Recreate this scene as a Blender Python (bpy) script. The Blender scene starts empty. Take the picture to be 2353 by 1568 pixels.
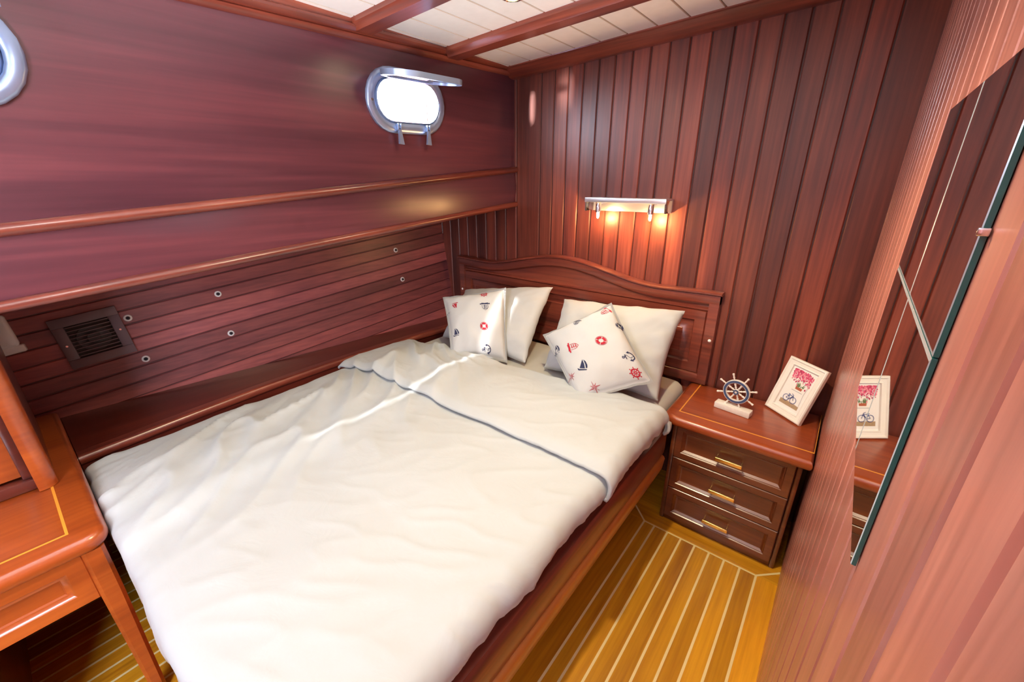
import bpy, bmesh, math, random
from mathutils import Vector, Matrix, noise, geometry
random.seed(7)
PI = math.pi
sc = bpy.context.scene
COL = sc.collection

# ------------------------------------------------------------------ materials
def nd(nt, t, **kw):
    n = nt.nodes.new(t)
    for k, v in kw.items():
        setattr(n, k, v)
    return n

def base_mat(name):
    m = bpy.data.materials.new(name); m.use_nodes = True
    nt = m.node_tree
    return m, nt, nt.nodes['Principled BSDF']

def wood(name, dark, mid, light, axis='Z', scale=1.0, rough=0.28, coat=0.6, contrast=1.0, bump=0.02, tonemul=1.0, coatr=0.30):
    m, nt, b = base_mat(name)
    L = nt.links.new
    tc = nd(nt, 'ShaderNodeTexCoord')
    at = nd(nt, 'ShaderNodeAttribute', attribute_name='tone')
    sh = nd(nt, 'ShaderNodeVectorMath', operation='SCALE'); sh.inputs[3].default_value = 37.0
    cmb = nd(nt, 'ShaderNodeCombineXYZ')
    for i in range(3): L(at.outputs['Fac'], cmb.inputs[i])
    L(cmb.outputs[0], sh.inputs[0])
    add = nd(nt, 'ShaderNodeVectorMath', operation='ADD')
    L(tc.outputs['Object'], add.inputs[0]); L(sh.outputs[0], add.inputs[1])
    def mapped(along, across):
        mp = nd(nt, 'ShaderNodeMapping')
        s = {'X': (along, across, across), 'Y': (across, along, across), 'Z': (across, across, along)}[axis]
        mp.inputs['Scale'].default_value = [v * scale for v in s]
        L(add.outputs[0], mp.inputs[0]); return mp
    m1 = mapped(0.9, 9); n1 = nd(nt, 'ShaderNodeTexNoise'); n1.inputs['Scale'].default_value = 1.0
    n1.inputs['Detail'].default_value = 4; n1.inputs['Distortion'].default_value = 0.6; L(m1.outputs[0], n1.inputs[0])
    m2 = mapped(3.0, 90); n2 = nd(nt, 'ShaderNodeTexNoise'); n2.inputs['Scale'].default_value = 1.0
    n2.inputs['Detail'].default_value = 3; L(m2.outputs[0], n2.inputs[0])
    mx = nd(nt, 'ShaderNodeMix', data_type='FLOAT'); mx.inputs[0].default_value = 0.35
    L(n1.outputs['Fac'], mx.inputs[2]); L(n2.outputs['Fac'], mx.inputs[3])
    cr = nd(nt, 'ShaderNodeValToRGB')
    w = 0.16 / contrast
    e = cr.color_ramp.elements
    e[0].position = 0.5 - w; e[0].color = (*dark, 1)
    e[1].position = 0.5 + w; e[1].color = (*light, 1)
    k = e.new(0.5); k.color = (*mid, 1)
    L(mx.outputs[0], cr.inputs[0])
    hs = nd(nt, 'ShaderNodeHueSaturation')
    mt = nd(nt, 'ShaderNodeMath', operation='MULTIPLY_ADD'); mt.inputs[1].default_value = tonemul; mt.inputs[2].default_value = 1.0
    L(at.outputs['Fac'], mt.inputs[0]); L(mt.outputs[0], hs.inputs['Value']); L(cr.outputs[0], hs.inputs['Color'])
    L(hs.outputs[0], b.inputs['Base Color'])
    b.inputs['Roughness'].default_value = rough
    b.inputs['Coat Weight'].default_value = coat
    b.inputs['Coat Roughness'].default_value = coatr
    if bump:
        bp = nd(nt, 'ShaderNodeBump'); bp.inputs['Strength'].default_value = bump; bp.inputs['Distance'].default_value = 0.01
        L(n2.outputs['Fac'], bp.inputs['Height']); L(bp.outputs[0], b.inputs['Normal'])
    return m

def plain(name, col, rough=0.5, metal=0.0, coat=0.0, noise_amt=0.05, noise_scale=30, **kw):
    m, nt, b = base_mat(name)
    L = nt.links.new
    tc = nd(nt, 'ShaderNodeTexCoord'); n = nd(nt, 'ShaderNodeTexNoise'); n.inputs['Scale'].default_value = noise_scale
    L(tc.outputs['Object'], n.inputs[0])
    mx = nd(nt, 'ShaderNodeMix', data_type='RGBA')
    mx.inputs[6].default_value = (*[c * (1 - noise_amt) for c in col], 1)
    mx.inputs[7].default_value = (*[min(1, c * (1 + noise_amt)) for c in col], 1)
    L(n.outputs['Fac'], mx.inputs[0]); L(mx.outputs[2], b.inputs['Base Color'])
    b.inputs['Roughness'].default_value = rough; b.inputs['Metallic'].default_value = metal
    b.inputs['Coat Weight'].default_value = coat
    for k, v in kw.items():
        b.inputs[k].default_value = v
    return m

def fabric(name, col, weave=900, bump=0.05, wr=0.0):
    m, nt, b = base_mat(name)
    L = nt.links.new
    tc = nd(nt, 'ShaderNodeTexCoord')
    n = nd(nt, 'ShaderNodeTexNoise'); n.inputs['Scale'].default_value = weave; L(tc.outputs['Object'], n.inputs[0])
    n2 = nd(nt, 'ShaderNodeTexNoise'); n2.inputs['Scale'].default_value = 9; n2.inputs['Detail'].default_value = 5
    n2.inputs['Distortion'].default_value = 1.2; L(tc.outputs['Object'], n2.inputs[0])
    mx = nd(nt, 'ShaderNodeMix', data_type='RGBA')
    mx.inputs[6].default_value = (*[c * 0.96 for c in col], 1); mx.inputs[7].default_value = (*col, 1)
    L(n.outputs['Fac'], mx.inputs[0]); L(mx.outputs[2], b.inputs['Base Color'])
    b.inputs['Roughness'].default_value = 0.85
    b.inputs['Sheen Weight'].default_value = 0.15
    b1 = nd(nt, 'ShaderNodeBump'); b1.inputs['Strength'].default_value = bump; b1.inputs['Distance'].default_value = 0.002
    L(n.outputs['Fac'], b1.inputs['Height'])
    b2 = nd(nt, 'ShaderNodeBump'); b2.inputs['Strength'].default_value = wr; b2.inputs['Distance'].default_value = 0.02
    L(n2.outputs['Fac'], b2.inputs['Height']); L(b1.outputs[0], b2.inputs['Normal']); L(b2.outputs[0], b.inputs['Normal'])
    return m

def emit(name, col, strength):
    m, nt, b = base_mat(name)
    b.inputs['Base Color'].default_value = (*col, 1)
    b.inputs['Emission Color'].default_value = (*col, 1); b.inputs['Emission Strength'].default_value = strength
    return m

MAH = dict(dark=(0.075, 0.014, 0.011), mid=(0.165, 0.033, 0.019), light=(0.28, 0.065, 0.034))
HUL = dict(dark=(0.060, 0.016, 0.025), mid=(0.098, 0.025, 0.036), light=(0.155, 0.038, 0.048))  # purple of the window glare put into the hull panel colour
HPL = dict(dark=(0.16, 0.040, 0.047), mid=(0.26, 0.066, 0.068), light=(0.38, 0.10, 0.092))  # glare tint and extra brightness put into the plank colour
RGT = dict(dark=(0.24, 0.075, 0.055), mid=(0.38, 0.130, 0.098), light=(0.53, 0.205, 0.155))  # same mahogany, with the light on the right wall put into the colour
W_Z = wood('mahogany_boards', axis='Z', rough=0.42, coat=0.3, coatr=0.42, **MAH)
W_X = wood('mahogany_crosswise', axis='X', **MAH)
W_Y = wood('mahogany_lengthwise', axis='Y', **MAH)
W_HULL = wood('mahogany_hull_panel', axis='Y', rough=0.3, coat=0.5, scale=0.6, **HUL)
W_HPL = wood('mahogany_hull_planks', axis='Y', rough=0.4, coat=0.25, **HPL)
W_RIGHT = wood('mahogany_boards_lit', axis='Z', rough=0.33, **RGT)
W_SHELF = wood('mahogany_dark_shelf', axis='Y', dark=(0.05, 0.008, 0.006), mid=(0.085, 0.014, 0.009), light=(0.13, 0.022, 0.012))
W_TOP = wood('mahogany_table_top', axis='X', dark=(0.17, 0.027, 0.008), mid=(0.25, 0.044, 0.011), light=(0.33, 0.066, 0.015), rough=0.25, scale=0.7, bump=0.01)
W_TOPY = wood('mahogany_desk_top', axis='Y', dark=(0.24, 0.042, 0.008), mid=(0.34, 0.066, 0.011), light=(0.44, 0.098, 0.016), rough=0.25, scale=0.7, bump=0.01)
W_RAIL = wood('rail_wood_lit', axis='Y', dark=(0.36, 0.11, 0.02), mid=(0.46, 0.16, 0.025), light=(0.55, 0.21, 0.035))  # lower rail edge, floor bounce light put into the wood colour
W_DRW = wood('mahogany_drawers', axis='X', dark=(0.085, 0.018, 0.006), mid=(0.13, 0.03, 0.009), light=(0.18, 0.045, 0.013), rough=0.25, coat=0.7)
W_FLOOR = wood('teak_floor', axis='Y', dark=(0.42, 0.15, 0.007), mid=(0.62, 0.275, 0.012), light=(0.80, 0.39, 0.02), rough=0.32, coat=0.4, scale=1.0)
W_FLOORX = wood('teak_floor_border', axis='X', dark=(0.42, 0.15, 0.007), mid=(0.62, 0.275, 0.012), light=(0.80, 0.39, 0.02), rough=0.32, coat=0.4)
M_INLAY = plain('maple_inlay', (0.86, 0.72, 0.36), 0.35, coat=0.3)
M_INLAY2 = plain('yellow_wood_inlay', (0.75, 0.32, 0.035), 0.3, coat=0.4)
M_CEIL = plain('white_ceiling_paint', (0.90, 0.905, 0.91), 0.35, coat=0.2)
M_GROOVE = plain('ceiling_groove', (0.58, 0.51, 0.45), 0.6)
M_GAP = plain('shadow_gap', (0.03, 0.012, 0.01), 0.8)
M_CHROME = plain('polished_chrome', (0.80, 0.82, 0.86), 0.08, 1.0, noise_amt=0.01)
M_PORT = plain('porthole_glare_metal', (0.42, 0.56, 0.82), 0.28, 0.7, noise_amt=0.02)  # blue glare of the window put into the metal colour
M_STEEL = plain('satin_steel', (0.72, 0.75, 0.80), 0.22, 1.0, noise_amt=0.02)
M_BRUSH = plain('brushed_nickel', (0.88, 0.88, 0.90), 0.30, 0.85, noise_amt=0.02)
M_BRASS = plain('brass', (0.95, 0.68, 0.22), 0.22, 1.0, noise_amt=0.03)
M_WHITE = plain('white_paint', (0.80, 0.79, 0.77), 0.4, noise_amt=0.03)
M_WORN = plain('worn_white_paint', (0.76, 0.74, 0.70), 0.6, noise_amt=0.12, noise_scale=60)
M_PLASTIC = plain('white_plastic', (0.92, 0.93, 0.94), 0.35)
M_BLUE = plain('navy_paint', (0.045, 0.075, 0.17), 0.5, noise_amt=0.25, noise_scale=80)
M_GRILLE = plain('brown_plastic', (0.17, 0.12, 0.14), 0.4)
M_BLACK = plain('black_rubber', (0.012, 0.012, 0.014), 0.45)
M_DARKHOLE = plain('dark_cavity', (0.02, 0.014, 0.014), 0.7)
M_RUBBER = plain('dark_stud_core', (0.02, 0.015, 0.02), 0.3)
M_RING = plain('cream_plastic_ring', (0.88, 0.84, 0.78), 0.4)
M_SHEET = fabric('white_cotton', (0.47, 0.47, 0.45), wr=0.12)
M_DUVET = fabric('white_duvet_cotton', (0.455, 0.485, 0.50), wr=0.12)
M_PILLOW = fabric('white_pillow_cotton', (0.455, 0.468, 0.48), wr=0.10)
M_CUSH = fabric('white_cushion_cotton', (0.50, 0.512, 0.525), wr=0.06)
M_NAVY = fabric('navy_print', (0.012, 0.016, 0.06))
M_RED = fabric('red_print', (0.36, 0.002, 0.018))
M_MIRROR = plain('mirror_silver', (0.86, 0.88, 0.87), 0.015, 1.0, noise_amt=0.0)
M_TEAL = plain('green_glass_edge', (0.005, 0.085, 0.088), 0.2, coat=0.2)
M_BEVEL = plain('mirror_bevel', (0.55, 0.62, 0.68), 0.25, 0.6)
M_BULB = emit('halogen_bulb', (1.0, 0.72, 0.36), 60.0)
M_LAMPGLOW = emit('downlight_glow', (1.0, 0.70, 0.22), 5.0)
M_GLASS, _nt, _b = base_mat('clear_glass')
_b.inputs['Transmission Weight'].default_value = 1.0; _b.inputs['Roughness'].default_value = 0.02; _b.inputs['IOR'].default_value = 1.45
M_PINK = [plain('blossom_%s' % n, c, 0.7) for n, c in (('rose', (0.62, 0.06, 0.17)), ('pale', (0.75, 0.28, 0.36)), ('deep', (0.40, 0.03, 0.10)))]
M_PAPER = plain('print_paper', (0.80, 0.80, 0.81), 0.6, noise_amt=0.03)
M_GREEN = plain('print_green', (0.10, 0.16, 0.06), 0.7, noise_amt=0.4, noise_scale=300)
M_TERRA = plain('print_terracotta', (0.38, 0.10, 0.05), 0.7)
M_SAND = plain('print_sand', (0.36, 0.25, 0.15), 0.7, noise_amt=0.3, noise_scale=200)
M_GREYB = plain('print_grey', (0.45, 0.48, 0.52), 0.7)
M_BIKE = plain('print_blue', (0.03, 0.06, 0.22), 0.7)

# ------------------------------------------------------------------ helpers
def link(o): COL.objects.link(o); return o

def tag(o, label=None, cat=None, group=None, kind=None):
    if label: o['label'] = label
    if cat: o['category'] = cat
    if group: o['group'] = group
    if kind: o['kind'] = kind
    return o

def thing(name, label=None, cat=None, loc=(0, 0, 0), group=None, kind=None):
    o = bpy.data.objects.new(name, None); o.empty_display_size = 0.05
    o.location = loc; link(o)
    return tag(o, label, cat, group, kind)

def wloc(p):
    v = Vector((0, 0, 0))
    while p is not None:
        v += p.location; p = p.parent
    return v

def obj(name, bm, mats, parent=None, smooth=35, label=None, local=False):
    """bm is in world coordinates unless local"""
    me = bpy.data.meshes.new(name)
    if parent is not None and not local:
        off = wloc(parent)
        bmesh.ops.translate(bm, verts=bm.verts, vec=-off)
    bm.normal_update(); bm.to_mesh(me); bm.free()
    for m in (mats if isinstance(mats, (list, tuple)) else [mats]): me.materials.append(m)
    if smooth:
        for p in me.polygons: p.use_smooth = True
        me.set_sharp_from_angle(angle=math.radians(smooth))
    o = bpy.data.objects.new(name, me); link(o)
    if parent is not None: o.parent = parent
    if label: o['label'] = label
    return o

def BM(): return bmesh.new()

def setmat(faces, i):
    for f in faces: f.material_index = i

def box(bm, lo, hi, bev=0.0, seg=2, tone=None):
    x0, y0, z0 = lo; x1, y1, z1 = hi
    vs = [bm.verts.new(p) for p in ((x0, y0, z0), (x1, y0, z0), (x1, y1, z0), (x0, y1, z0), (x0, y0, z1), (x1, y0, z1), (x1, y1, z1), (x0, y1, z1))]
    fs = [bm.faces.new([vs[i] for i in q]) for q in ((3, 2, 1, 0), (4, 5, 6, 7), (0, 1, 5, 4), (1, 2, 6, 5), (2, 3, 7, 6), (3, 0, 4, 7))]
    if bev > 0:
        es = list({e for f in fs for e in f.edges})
        r = bmesh.ops.bevel(bm, geom=es, offset=bev, segments=seg, affect='EDGES', profile=0.5)
        fs = [f for f in {f for v in r['verts'] for f in v.link_faces}] + [f for f in fs if f.is_valid]
    if tone is not None:
        ly = bm.faces.layers.float.get('tone') or bm.faces.layers.float.new('tone')
        for f in fs: f[ly] = tone
    return fs

def grid_faces(bm, rows, closed_u=False, closed_v=False):
    """rows: list of lists of verts"""
    out = []
    n = len(rows); m = len(rows[0])
    for i in range(n if closed_v else n - 1):
        a = rows[i]; b = rows[(i + 1) % n]
        for j in range(m if closed_u else m - 1):
            q = [a[j], a[(j + 1) % m], b[(j + 1) % m], b[j]]
            try: out.append(bm.faces.new(q))
            except ValueError: pass
    return out

def sweep(bm, path, prof, side, up, closed_prof=True, caps=True):
    """profile pts (a,b): a along side vector, b along up vector"""
    rows = []
    for i, p in enumerate(path):
        s = side[i] if isinstance(side, list) else side
        u = up[i] if isinstance(up, list) else up
        rows.append([bm.verts.new(Vector(p) + Vector(s) * a + Vector(u) * b) for a, b in prof])
    fs = grid_faces(bm, rows, closed_u=closed_prof)
    if caps and closed_prof:
        for r, rev in ((rows[0], True), (rows[-1], False)):
            try: fs.append(bm.faces.new(list(reversed(r)) if rev else r))
            except ValueError: pass
    return fs

def lathe(bm, prof, M, n=24, cap=False):
    """prof: (r, h) along local z; M matrix"""
    rows = []
    for r, h in prof:
        rows.append([bm.verts.new(M @ Vector((r * math.cos(2 * PI * k / n), r * math.sin(2 * PI * k / n), h))) for k in range(n)])
    fs = grid_faces(bm, rows, closed_u=True)
    if cap:
        for r in (rows[0], rows[-1]):
            try: fs.append(bm.faces.new(r))
            except ValueError: pass
    return fs

def frame_from(z, x=None, loc=(0, 0, 0)):
    z = Vector(z).normalized()
    x = Vector(x) if x is not None else (Vector((1, 0, 0)) if abs(z.x) < 0.9 else Vector((0, 1, 0)))
    y = z.cross(x).normalized(); x = y.cross(z)
    M = Matrix((x, y, z)).transposed().to_4x4(); M.translation = Vector(loc)
    return M

def tube(bm, pts, r, n=10, closed=False):
    pts = [Vector(p) for p in pts]; rows = []
    N = len(pts); prevx = None
    for i, p in enumerate(pts):
        if closed: t = pts[(i + 1) % N] - pts[i - 1]
        else: t = pts[min(i + 1, N - 1)] - pts[max(i - 1, 0)]
        t.normalize()
        x = prevx if prevx is not None else (Vector((0, 0, 1)) if abs(t.z) < 0.9 else Vector((1, 0, 0)))
        x = (x - t * x.dot(t)).normalized(); prevx = x; y = t.cross(x)
        rr = r[i] if isinstance(r, list) else r
        rows.append([bm.verts.new(p + x * rr * math.cos(2 * PI * k / n) + y * rr * math.sin(2 * PI * k / n)) for k in range(n)])
    fs = grid_faces(bm, rows, closed_u=True, closed_v=closed)
    if not closed:
        for q in (list(reversed(rows[0])), rows[-1]): fs.append(bm.faces.new(q))
    return fs

def offset_poly(pts, d):
    """inset a CCW 2D polygon by d"""
    n = len(pts); out = []
    for i in range(n):
        p0 = Vector(pts[i - 1]); p1 = Vector(pts[i]); p2 = Vector(pts[(i + 1) % n])
        a = (p1 - p0).normalized(); b = (p2 - p1).normalized()
        na = Vector((-a.y, a.x)); nb = Vector((-b.y, b.x))
        m = (na + nb); m.normalize()
        c = max(0.3, m.dot(na))
        out.append(p1 + m * (d / c))
    return out

def slab(bm, pts, z0, z1, r, seg=5):
    """horizontal slab with a bullnose rim; pts CCW"""
    loops = []
    for k in range(seg + 1):
        a = -PI / 2 + PI * k / seg
        zz = (z0 + z1) / 2 + math.sin(a) * (z1 - z0) / 2
        q = offset_poly(pts, r * (1 - math.cos(a)))
        loops.append([bm.verts.new((p.x, p.y, zz)) for p in q])
    fs = grid_faces(bm, loops, closed_u=True)
    fs.append(bm.faces.new(list(reversed(loops[0])))); fs.append(bm.faces.new(loops[-1]))
    return fs

def nested(bm, loops):
    """list of vertex-position loops of equal length, last one filled"""
    rows = [[bm.verts.new(p) for p in l] for l in loops]
    fs = grid_faces(bm, rows, closed_u=True)
    fs.append(bm.faces.new(rows[-1]))
    return fs

def rnd(a, b): return random.uniform(a, b)

# ------------------------------------------------------------------ geometry constants (metres)
XR = 0.078           # right wall
YB = 2.0             # headboard wall
XU = -1.58           # upper hull panel
YF = -1.7            # wall behind the viewer
def ceil_z(x): return 2.042 + 0.04 * (x + 1.57)
def sheer(y): return 0.034 * y
def hullx(y, z): return -2.37 + 0.12 * y - 0.15 * (z - 0.6)
def fas_top(y): return 1.405 + 0.0845 * y
def fas_bot(y): return 1.208 + 0.078 * y

# ------------------------------------------------------------------ planked walls
def planked(bm, origin, du, dv, nrm, u_edges, v0, v1, gap=0.0045, bev=0.004, depth=0.006, tone=0.38, skip=()):
    """vertical boards between u_edges; V-grooves; nrm points to the room"""
    o = Vector(origin); du = Vector(du); dv = Vector(dv); n = Vector(nrm)
    ly = bm.faces.layers.float.get('tone') or bm.faces.layers.float.new('tone')
    for a, b in zip(u_edges[:-1], u_edges[1:]):
        t = rnd(-tone, tone)
        prof = [(a, -depth), (a + gap / 2, -depth), (a + gap / 2, -bev), (a + gap / 2 + bev, 0), (b - gap / 2 - bev, 0), (b - gap / 2, -bev), (b - gap / 2, -depth), (b, -depth)]
        vv = v0(a) if callable(v0) else v0; vt = v1(a) if callable(v1) else v1
        lo = [bm.verts.new(o + du * u + n * h + dv * vv) for u, h in prof]
        hi = [bm.verts.new(o + du * u + n * h + dv * vt) for u, h in prof]
        for i in range(len(prof) - 1):
            f = bm.faces.new([lo[i], lo[i + 1], hi[i + 1], hi[i]])
            f[ly] = t if 1 <= i <= 5 else -0.75

# back wall
bm = BM()
P = 0.0808
ed = [-1.404 + P * k for k in range(18)] + [XR + 0.01]
ed2 = []
k = 2
while -1.404 - P * k > -2.45:
    ed2.append(-1.404 - P * k); k += 1
ed2 = sorted(ed2) + ed
planked(bm, (0, YB, 0), (1, 0, 0), (0, 0, 1), (0, -1, 0), ed2, 0.0, 2.16)
box(bm, (-2.7, YB + 0.008, -0.02), (0.2, YB + 0.04, 2.2))
tag(obj('wall_back', bm, W_Z), kind='structure')

# right wall (long boards facing -X)
bm = BM()
edy = [YB - 0.0808 * k for k in range(47)][::-1]
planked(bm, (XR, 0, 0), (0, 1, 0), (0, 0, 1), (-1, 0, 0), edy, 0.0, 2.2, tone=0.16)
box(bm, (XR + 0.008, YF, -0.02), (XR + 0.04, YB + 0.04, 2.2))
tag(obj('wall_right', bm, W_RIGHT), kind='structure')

# wall behind the viewer
bm = BM()
box(bm, (-1.62, YF - 0.04, 0), (0.2, YF, 2.2)); box(bm, (-2.7, YF - 0.04, 0), (-1.62, YF, 1.12))
tag(obj('wall_front', bm, W_Z), kind='structure')

# upper hull panel with the two portholes cut through
PORTS = [(1.275, 1.81, 'right'), (-0.02, 1.768, 'left')]
def stadium(cy, cz, w, h, n=12, slope=0.034):
    r = h / 2; out = []
    for s, a0 in ((1, -PI / 2), (-1, PI / 2)):
        for k in range(n + 1):
            a = a0 + PI * k / n
            y = s * (w / 2 - r) + r * math.cos(a); z = r * math.sin(a)
            out.append((cy + y, cz + z + slope * y))
    return out      # CCW in (y,z)
bm = BM()
def ptop(y): return 2.06 + 0.02 * y
outer = [(YF, fas_top(YF) - 0.03), (YB, fas_top(YB) - 0.03), (YB, ptop(YB) + 0.04), (YF, 2.1)]
def hole_panel(bm, x):
    es = []
    lps = [outer] + [stadium(cy, cz, 0.345, 0.178) for cy, cz, _ in PORTS]
    lv = []
    for lp in lps:
        vs = [bm.verts.new((x, y, z)) for y, z in lp]; lv.append(vs)
        for i in range(len(vs)): es.append(bm.edges.new((vs[i], vs[(i + 1) % len(vs)])))
    bmesh.ops.triangle_fill(bm, edges=es, use_beauty=True, use_dissolve=False, normal=(1, 0, 0))
    return lv
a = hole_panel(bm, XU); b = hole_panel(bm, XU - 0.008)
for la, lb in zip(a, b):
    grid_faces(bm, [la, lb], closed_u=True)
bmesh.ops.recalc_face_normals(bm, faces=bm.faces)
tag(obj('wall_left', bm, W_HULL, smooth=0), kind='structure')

# fascia below the hull panel, with rounded trims top and bottom
NS = 24
ys = [YF + (YB - 0.002 - YF) * i / NS for i in range(NS + 1)]
bm = BM()
rows = []
for y in ys:
    t = fas_top(y); bt = fas_bot(y)
    rows.append([bm.verts.new(p) for p in ((-1.576, y, bt), (-1.566, y, (t + bt) / 2), (-1.574, y, t - 0.01), (-1.64, y, t - 0.01), (-1.64, y, bt))])
grid_faces(bm, rows, closed_u=True)
# soffit towards the hull
rows = [[bm.verts.new((-1.60, y, fas_bot(y) + 0.002)), bm.verts.new((-2.6, y, fas_bot(y) + 0.03)), bm.verts.new((-2.6, y, fas_bot(y) + 0.06)), bm.verts.new((-1.60, y, fas_bot(y) + 0.03))] for y in ys]
grid_faces(bm, rows, closed_u=True)
bmesh.ops.recalc_face_normals(bm, faces=bm.faces)
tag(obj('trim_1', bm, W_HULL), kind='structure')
def halfround(a, b, n=8, r1=1.0):
    return [(a * math.cos(-PI / 2 + PI * k / n), b * math.sin(-PI / 2 + PI * k / n)) for k in range(n + 1)] + [(-a * 0.8, b), (-a * 0.8, -b)]
for nm, fz, w, h in (('trim_2', lambda y: fas_top(y) - 0.012, 0.022, 0.016), ('trim_3', lambda y: fas_bot(y) + 0.012, 0.020, 0.015)):
    bm = BM()
    sweep(bm, [(-1.574, y, fz(y)) for y in ys], halfround(w, h), (1, 0, 0), (0, 0, 1))
    bmesh.ops.recalc_face_normals(bm, faces=bm.faces)
    tag(obj(nm, bm, W_Y, smooth=50), kind='structure')

# lower hull wall, boards running fore and aft with the sheer
bm = BM()
ly = bm.faces.layers.float.new('tone')
pitch = 0.0625; yy = [YF + (YB + 0.004 - YF) * i / 30 for i in range(31)]
k = -8
z = 0.949 - 0.03 - 0.0325 - pitch * 9 - 0.06
while z < 1.36:
    t = rnd(-0.25, 0.25) if k != 0 else 0.3
    prof = [(0, -0.006), (0.002, -0.006), (0.002, -0.003), (0.005, 0), (pitch - 0.005, 0), (pitch - 0.002, -0.003), (pitch - 0.002, -0.006), (pitch, -0.006)]
    rows = []
    for y in yy:
        zz = z + 0.109 * y
        rows.append([bm.verts.new((hullx(y, zz + a) + d, y, zz + a)) for a, d in prof])
    for i in range(len(rows) - 1):
        for j in range(len(prof) - 1):
            f = bm.faces.new([rows[i][j], rows[i + 1][j], rows[i + 1][j + 1], rows[i][j + 1]])
            f[ly] = t if 1 <= j <= 5 else -0.75
    z += pitch; k += 1
rows = [[bm.verts.new((hullx(y, zz) - 0.02, y, zz)) for zz in (0.0, 0.6, 1.5)] for y in yy]
grid_faces(bm, rows)
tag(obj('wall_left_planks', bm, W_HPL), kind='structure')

# ceiling: white boards running fore and aft
bm = BM()
ly = bm.faces.layers.float.new('tone')
xs = [-1.66 + 0.125 * k for k in range(15)]
SLOT = (-1.378, -1.346, -1.15, 0.50)      # unseen ceiling slot added to shape the sun streak
def cplank(x0, x1, y0, y1):
    g = 0.0025
    za, zb = ceil_z(x0), ceil_z(x1)
    pr = [(x0, za + 0.006), (x0 + g, za + 0.006), (x0 + g, za + 0.002), (x0 + g + 0.002, za), (x1 - g - 0.002, zb), (x1 - g, zb + 0.002), (x1 - g, zb + 0.006), (x1, zb + 0.006)]
    lo = [bm.verts.new((x, y0, z)) for x, z in pr]; hi = [bm.verts.new((x, y1, z)) for x, z in pr]
    for i in range(len(pr) - 1):
        f = bm.faces.new([lo[i], hi[i], hi[i + 1], lo[i + 1]]); f.material_index = 0 if i == 3 else 1
for x0, x1 in zip(xs[:-1], xs[1:]):
    if x0 > SLOT[0] - 0.125 and x0 < SLOT[1]:
        for y0, y1 in ((YF, SLOT[2]), (SLOT[3], YB)): cplank(x0, x1, y0, y1)
        for a, b_ in ((x0, min(x1, SLOT[0])), (max(x0, SLOT[1]), x1)):
            if b_ - a > 0.012: cplank(a, b_, SLOT[2], SLOT[3])
    else: cplank(x0, x1, YF, YB)
for lo, hi in (((-1.7, YF, 2.10), (SLOT[0], YB, 2.2)), ((SLOT[1], YF, 2.13), (0.2, YB, 2.2)), ((SLOT[0], YF, 2.10), (SLOT[1], SLOT[2], 2.2)), ((SLOT[0], SLOT[3], 2.10), (SLOT[1], YB, 2.2))):
    box(bm, lo, hi)
tag(obj('ceiling', bm, [M_CEIL, M_GROOVE], smooth=0), kind='structure')

# ceiling beams
def beam(name, y0, y1, dz=0.036, ogee=0.012):
    bm = BM()
    pr = [(y0, 0.002), (y0 + 0.003, -0.008), (y0 + 0.002, -0.014), (y0 + ogee, -0.024), (y0 + ogee + 0.004, -dz), (y1 - ogee - 0.004, -dz), (y1 - ogee, -0.024), (y1 - 0.002, -0.014), (y1 - 0.003, -0.008), (y1, 0.002)]
    rows = [[bm.verts.new((x, y, ceil_z(x) + z)) for y, z in pr] for x in (-1.555, -1.0, -0.5, XR)]
    grid_faces(bm, rows, closed_u=True); bm.faces.new(rows[0]); bm.faces.new(list(reversed(rows[-1])))
    bmesh.ops.recalc_face_normals(bm, faces=bm.faces)
    tag(obj(name, bm, W_X, smooth=40), kind='structure')
beam('trim_4', 1.035, 1.13); beam('trim_5', 1.482, 1.575)
# cornice on the headboard wall
bm = BM()
pr = [(YB, 0.0), (1.905, 0.0), (1.908, -0.008), (1.918, -0.012), (1.925, -0.022), (1.945, -0.028), (1.955, -0.040), (1.975, -0.044), (YB, -0.044)]
rows = [[bm.verts.new((x, y, ceil_z(x) + z - 0.0 + 0.004)) for y, z in pr] for x in (-1.60, -1.0, -0.5, XR)]
grid_faces(bm, rows, closed_u=True); bm.faces.new(rows[0]); bm.faces.new(list(reversed(rows[-1])))
bmesh.ops.recalc_face_normals(bm, faces=bm.faces)
tag(obj('trim_6', bm, W_X, smooth=40), kind='structure')
# cornice along the hull: flat board and a moulding below it
bm = BM()
rows = []
for y in ys:
    b0 = 1.945 + sheer(y)
    pr = [(-1.585, b0), (-1.572, b0 + 0.002), (-1.562, b0 + 0.010), (-1.560, b0 + 0.018), (-1.566, b0 + 0.023), (-1.556, b0 + 0.027), (-1.546, b0 + 0.036), (-1.547, b0 + 0.044), (-1.556, b0 + 0.050), (-1.556, 2.06), (-1.585, 2.06)]
    rows.append([bm.verts.new((x, y, z)) for x, z in pr])
grid_faces(bm, rows, closed_u=True)
bmesh.ops.recalc_face_normals(bm, faces=bm.faces)
tag(obj('trim_7', bm, W_Y, smooth=45), kind='structure')

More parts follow.
